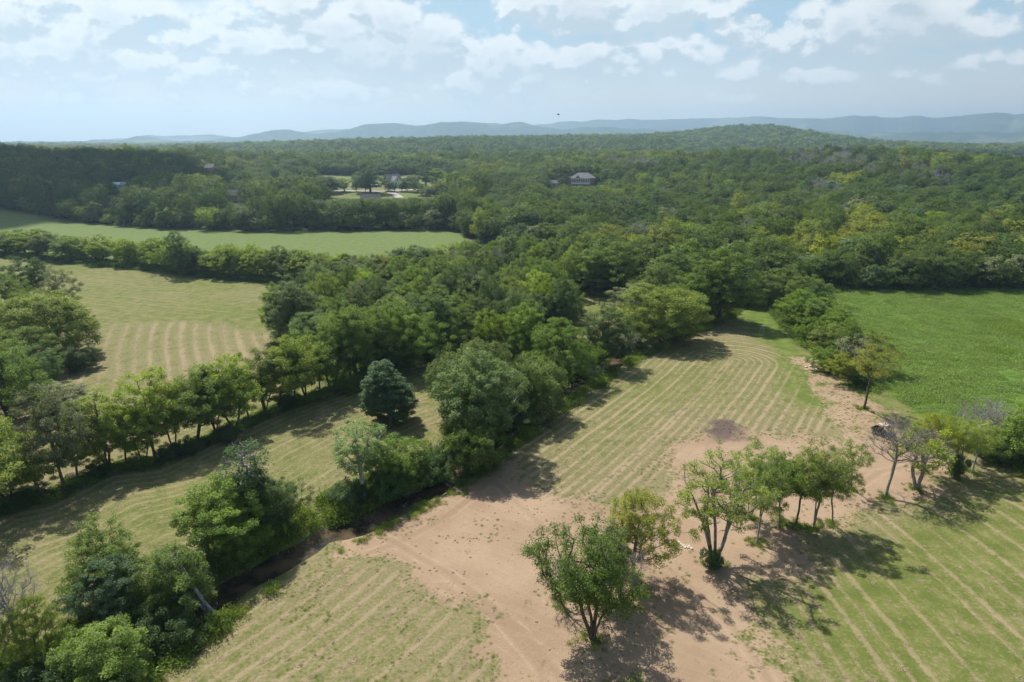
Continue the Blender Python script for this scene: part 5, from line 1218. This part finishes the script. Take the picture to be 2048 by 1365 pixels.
# game feeder on three legs
fx0, fy0, fz0 = hit(1524, 671)
Fd = bpy.data.objects.new('game_feeder', None); S.collection.objects.link(Fd); Fd.location = (fx0, fy0, fz0); Fd.scale = (1.15,)*3
tag(Fd, 'three-legged game feeder with a white lid standing alone at the top of the mown field', 'feeder')
mb = MB(); mb.tube((0,0,1.35),(0,0,2.15),.30,n=18); mb.tube((0,0,1.15),(0,0,1.35),.10,.30,n=18); mb.build('barrel', simple('barrel_grey', (.20,.22,.17), .6), Fd)
mb = MB(); mb.tube((0,0,2.15),(0,0,2.21),.36,n=18); mb.tube((0,0,2.21),(0,0,2.30),.36,.12,n=18); mb.build('lid', m_white, Fd)
for i in range(3):
    a = 2*PI*i/3+.4; mb = MB(); mb.tube((.27*math.cos(a),.27*math.sin(a),2.0),(.85*math.cos(a),.85*math.sin(a),-.05),.026); mb.build('leg', m_metal, Fd)
mb = MB(); mb.box((0,0,1.08),(.16,.16,.16)); mb.build('spinner_box', m_black, Fd)
# rocks
def rock_mesh(seed):
    r = random.Random(seed); import bmesh
    bm = bmesh.new(); bmesh.ops.create_icosphere(bm, subdivisions=1, radius=.5)
    for v in bm.verts:
        v.co = Vector((v.co.x*1.0, v.co.y*.75, v.co.z*.5))*r.uniform(.72, 1.25)
    me = bpy.data.meshes.new('rock'); bm.to_mesh(me); bm.free(); me.materials.append(m_limestone); return me
rocks = [rock_mesh(i) for i in range(5)]
rk = random.Random(4)
def rocks_at(px, py, n, spread, label, group, smin=.25, smax=.8):
    x0, y0, z0 = hit(px, py)
    for i in range(n):
        x, y = x0+rk.gauss(0, spread), y0+rk.gauss(0, spread*.8); s = rk.uniform(smin, smax)
        o = link('rock', rk.choice(rocks), None, (x, y, tz(x, y)+s*.12), rk.uniform(0, 6.28), (s, s, s)); tag(o, label, 'rock', group)
rocks_at(1367, 1098, 26, .62, 'pale limestone rock in the loose heap left of the many-stemmed tree', 'rocks in the heap on the bare soil', .22, .55)
rocks_at(1157, 1192, 18, .6, 'pale limestone rock lying behind the broad bottom tree', 'rocks behind the broad bottom tree', .25, .6)
rocks_at(1640, 738, 30, 1.5, 'pale limestone rock dumped at the foot of the hedgerow', 'rocks at the foot of the hedgerow', .35, .95)
rocks_at(1765, 582, 10, 1.2, 'reddish pale rock in the gap at the back of the meadow', 'rocks at the back of the meadow', .5, 1.3)
# leaning and fallen trunks
def log(pts, r0, r1, label, bark='white', twig=0):
    sk = []; P = [Vector(p) for p in pts]; mb = MB()
    n = len(P)-1
    for i in range(n): mb.tube(P[i]-P[0], P[i+1]-P[0], r0+(r1-r0)*i/n, r0+(r1-r0)*(i+1)/n, n=9)
    rr_ = random.Random(len(label)); o = mb.build('fallen_trunk', BARK[bark], loc=P[0]); tag(o, label, 'fallen tree')
    for k in range(twig):
        i = rr_.randint(n//2, n-1); a = P[i].lerp(P[i+1], rr_.random())-P[0]; d = Vector((rr_.uniform(-1,1), rr_.uniform(-1,1), rr_.uniform(.2,1))).normalized()*rr_.uniform(1.2, 2.8)
        m2 = MB(); m2.tube(a, a+d, r1*.6, .02, n=5); m2.tube(a+d*.6, a+d*.6+Vector((d.y, -d.x, d.z))*.5, r1*.3, .012, n=4); m2.build('branch', BARK[bark], o)
def gp(px, py, z): x, y = ground0(px, py, z); return (x, y, z)
log([gp(438,1238,-.2), gp(415,1222,.5), gp(395,1205,1.4), gp(370,1185,2.6), gp(345,1165,4.0), gp(330,1150,5.0)], .30, .12, 'pale dead trunk leaning left over the creek near the bottom', 'dead', 7)
log([gp(436,1238,-.1), gp(405,1200,1.8), gp(385,1170,3.4), gp(368,1140,5.0), gp(350,1118,6.0)], .24, .09, 'upper forked dead trunk rising behind the pale leaning one', 'dead', 6)
log([gp(995,905,-.1), gp(1010,885,.6), gp(1027,868,1.3)], .16, .07, 'short pale snag leaning at the sycamore foot', 'white', 2)
log([gp(955,945,-.3), gp(935,915,1.4), gp(925,890,3.2), gp(922,865,5.)], .26, .16, 'brown bent trunk rising out of the creek bank', 'grey', 2)
log([gp(905,968,-.9), gp(890,958,-.8), gp(868,950,-.6)], .14, .06, 'small log lying in the creek water', 'dead', 1)
# board fence by the clearing
fa = hit(1188, 610); fb = hit(1262, 618)
fn = bpy.data.objects.new('board_fence', None); S.collection.objects.link(fn); fn.location = (fa[0], fa[1], tz(fa[0], fa[1])); tag(fn, 'dark board fence across the small clearing in the wood', 'fence')
dv = Vector((fb[0]-fa[0], fb[1]-fa[1], 0)); nb_ = 7; an = math.atan2(dv.y, dv.x); st = dv.length/nb_
zz = [tz(fa[0]+dv.x*i/nb_, fa[1]+dv.y*i/nb_)-tz(fa[0], fa[1]) for i in range(nb_+1)]
for i in range(nb_+1):
    p = dv*(i/nb_); mb = MB(); mb.box((0,0,.65),(.16,.16,1.5)); mb.build('post', m_plank, fn, (p.x, p.y, zz[i]), an)
    if i < nb_:
        q = dv*((i+.5)/nb_)
        for hgt2 in (.45, .85, 1.22):
            mb = MB(); mb.box((0,-.10,hgt2),(st*.99,.04,.17)); mb.build('rail', m_plank, fn, (q.x, q.y, (zz[i]+zz[i+1])/2), an)
# bird high over the valley
dx, dy, dz = pix_dir(1117, 230); kk = 95.
mb = MB(); mb.tube((-.18,0,0),(.05,0,0),.02,.05,n=8); mb.tube((.05,0,0),(.20,0,.01),.05,.02,n=8)
bo = mb.build('bird', m_black, None, (dx*kk, dy*kk, CAMZ+dz*kk), R(20)); tag(bo, 'small dark bird flying in front of the far hills', 'bird')
for sgn in (-1, 1):
    mb = MB(); P4 = [(.07,0,.01),(-.06,0,.01),(-.10,sgn*.26,.14),(-.01,sgn*.30,.16)]; mb.quadbox(P4+[(a, b_, c+.012) for a, b_, c in P4])
    P4 = [(-.01,sgn*.30,.16),(-.10,sgn*.26,.14),(-.16,sgn*.55,.10),(-.13,sgn*.56,.10)]; mb.quadbox(P4+[(a, b_, c+.01) for a, b_, c in P4]); mb.build('wing', m_black, bo)
mb = MB(); P4 = [(-.15,-.03,0),(-.15,.03,0),(-.30,.06,.0),(-.30,-.06,.0)]; mb.quadbox(P4+[(a, b_, c+.01) for a, b_, c in P4]); mb.build('tail', m_black, bo)
# slim white mast in the far woods
mx, my, mz = hit(1769, 300)
mb = MB(); mb.tube((0,0,0),(0,0,24),.7,.45,n=8)
mo = mb.build('mast', m_white, None, (mx, my, mz+3)); tag(mo, 'slim white mast standing in the far right woods', 'mast')

# ================================================================== CLOUDS that shade the left wood and the right ridge
mc, c_ = mat_new('cloud'); bsc = c_.node('ShaderNodeBsdfPrincipled', {'Base Color': (.9,.9,.9,1), 'Roughness': 1, 'Specular IOR Level': 0}); tr = c_.node('ShaderNodeBsdfTranslucent', {0: (.9,.9,.9,1)})
c_.node('ShaderNodeOutputMaterial', {0: c_.node('ShaderNodeMixShader', {0: .5, 1: bsc.outputs[0], 2: tr.outputs[0]}).outputs[0]})
def cloud(cx, cy, w, d, h, alt, seed, label, ang=0):
    """heaped cloud whose shadow centre falls on the ground at cx, cy"""
    import bmesh
    r = random.Random(seed); k = alt/math.tan(SUN_EL); bm = bmesh.new()
    for i in range(60):
        a = r.uniform(0, 2*PI); q = r.random()**.6; x, y = math.cos(a)*q*w/2, math.sin(a)*q*d/2
        R0 = r.uniform(.14, .26)*min(w, d)*(1.1-.5*q)
        m4 = bmesh.ops.create_icosphere(bm, subdivisions=3, radius=R0)
        for v in m4['verts']:
            nv = 1+.20*(fbm(np.array([v.co.x/R0*1.7+i*3.1]), np.array([v.co.y/R0*1.7+v.co.z/R0*1.3]), 1., 3)[0]-.5)*2
            z = v.co.z*nv; z = z if z > 0 else z*.25
            v.co = Vector((v.co.x*nv+x, v.co.y*nv+y, z*h/(.25*min(w, d))*.6))
    me = bpy.data.meshes.new('cloud'); bm.to_mesh(me); bm.free(); me.materials.append(mc)
    for p in me.polygons: p.use_smooth = True
    o = link('cloud', me, None, (cx-SHX*k, cy-SHY*k, alt), ang); tag(o, label, kind='structure'); return o
s1 = ground0(60, 400); 
cloud(-440, 545, 400, 330, 80, 1150, 3, 'heaped white cloud over the left wood')
cloud(560, 800, 420, 200, 60, 1250, 9, 'white cloud over the right ridge')
cloud(-120, 1250, 900, 500, 80, 1400, 12, 'broad white cloud over the middle forest')
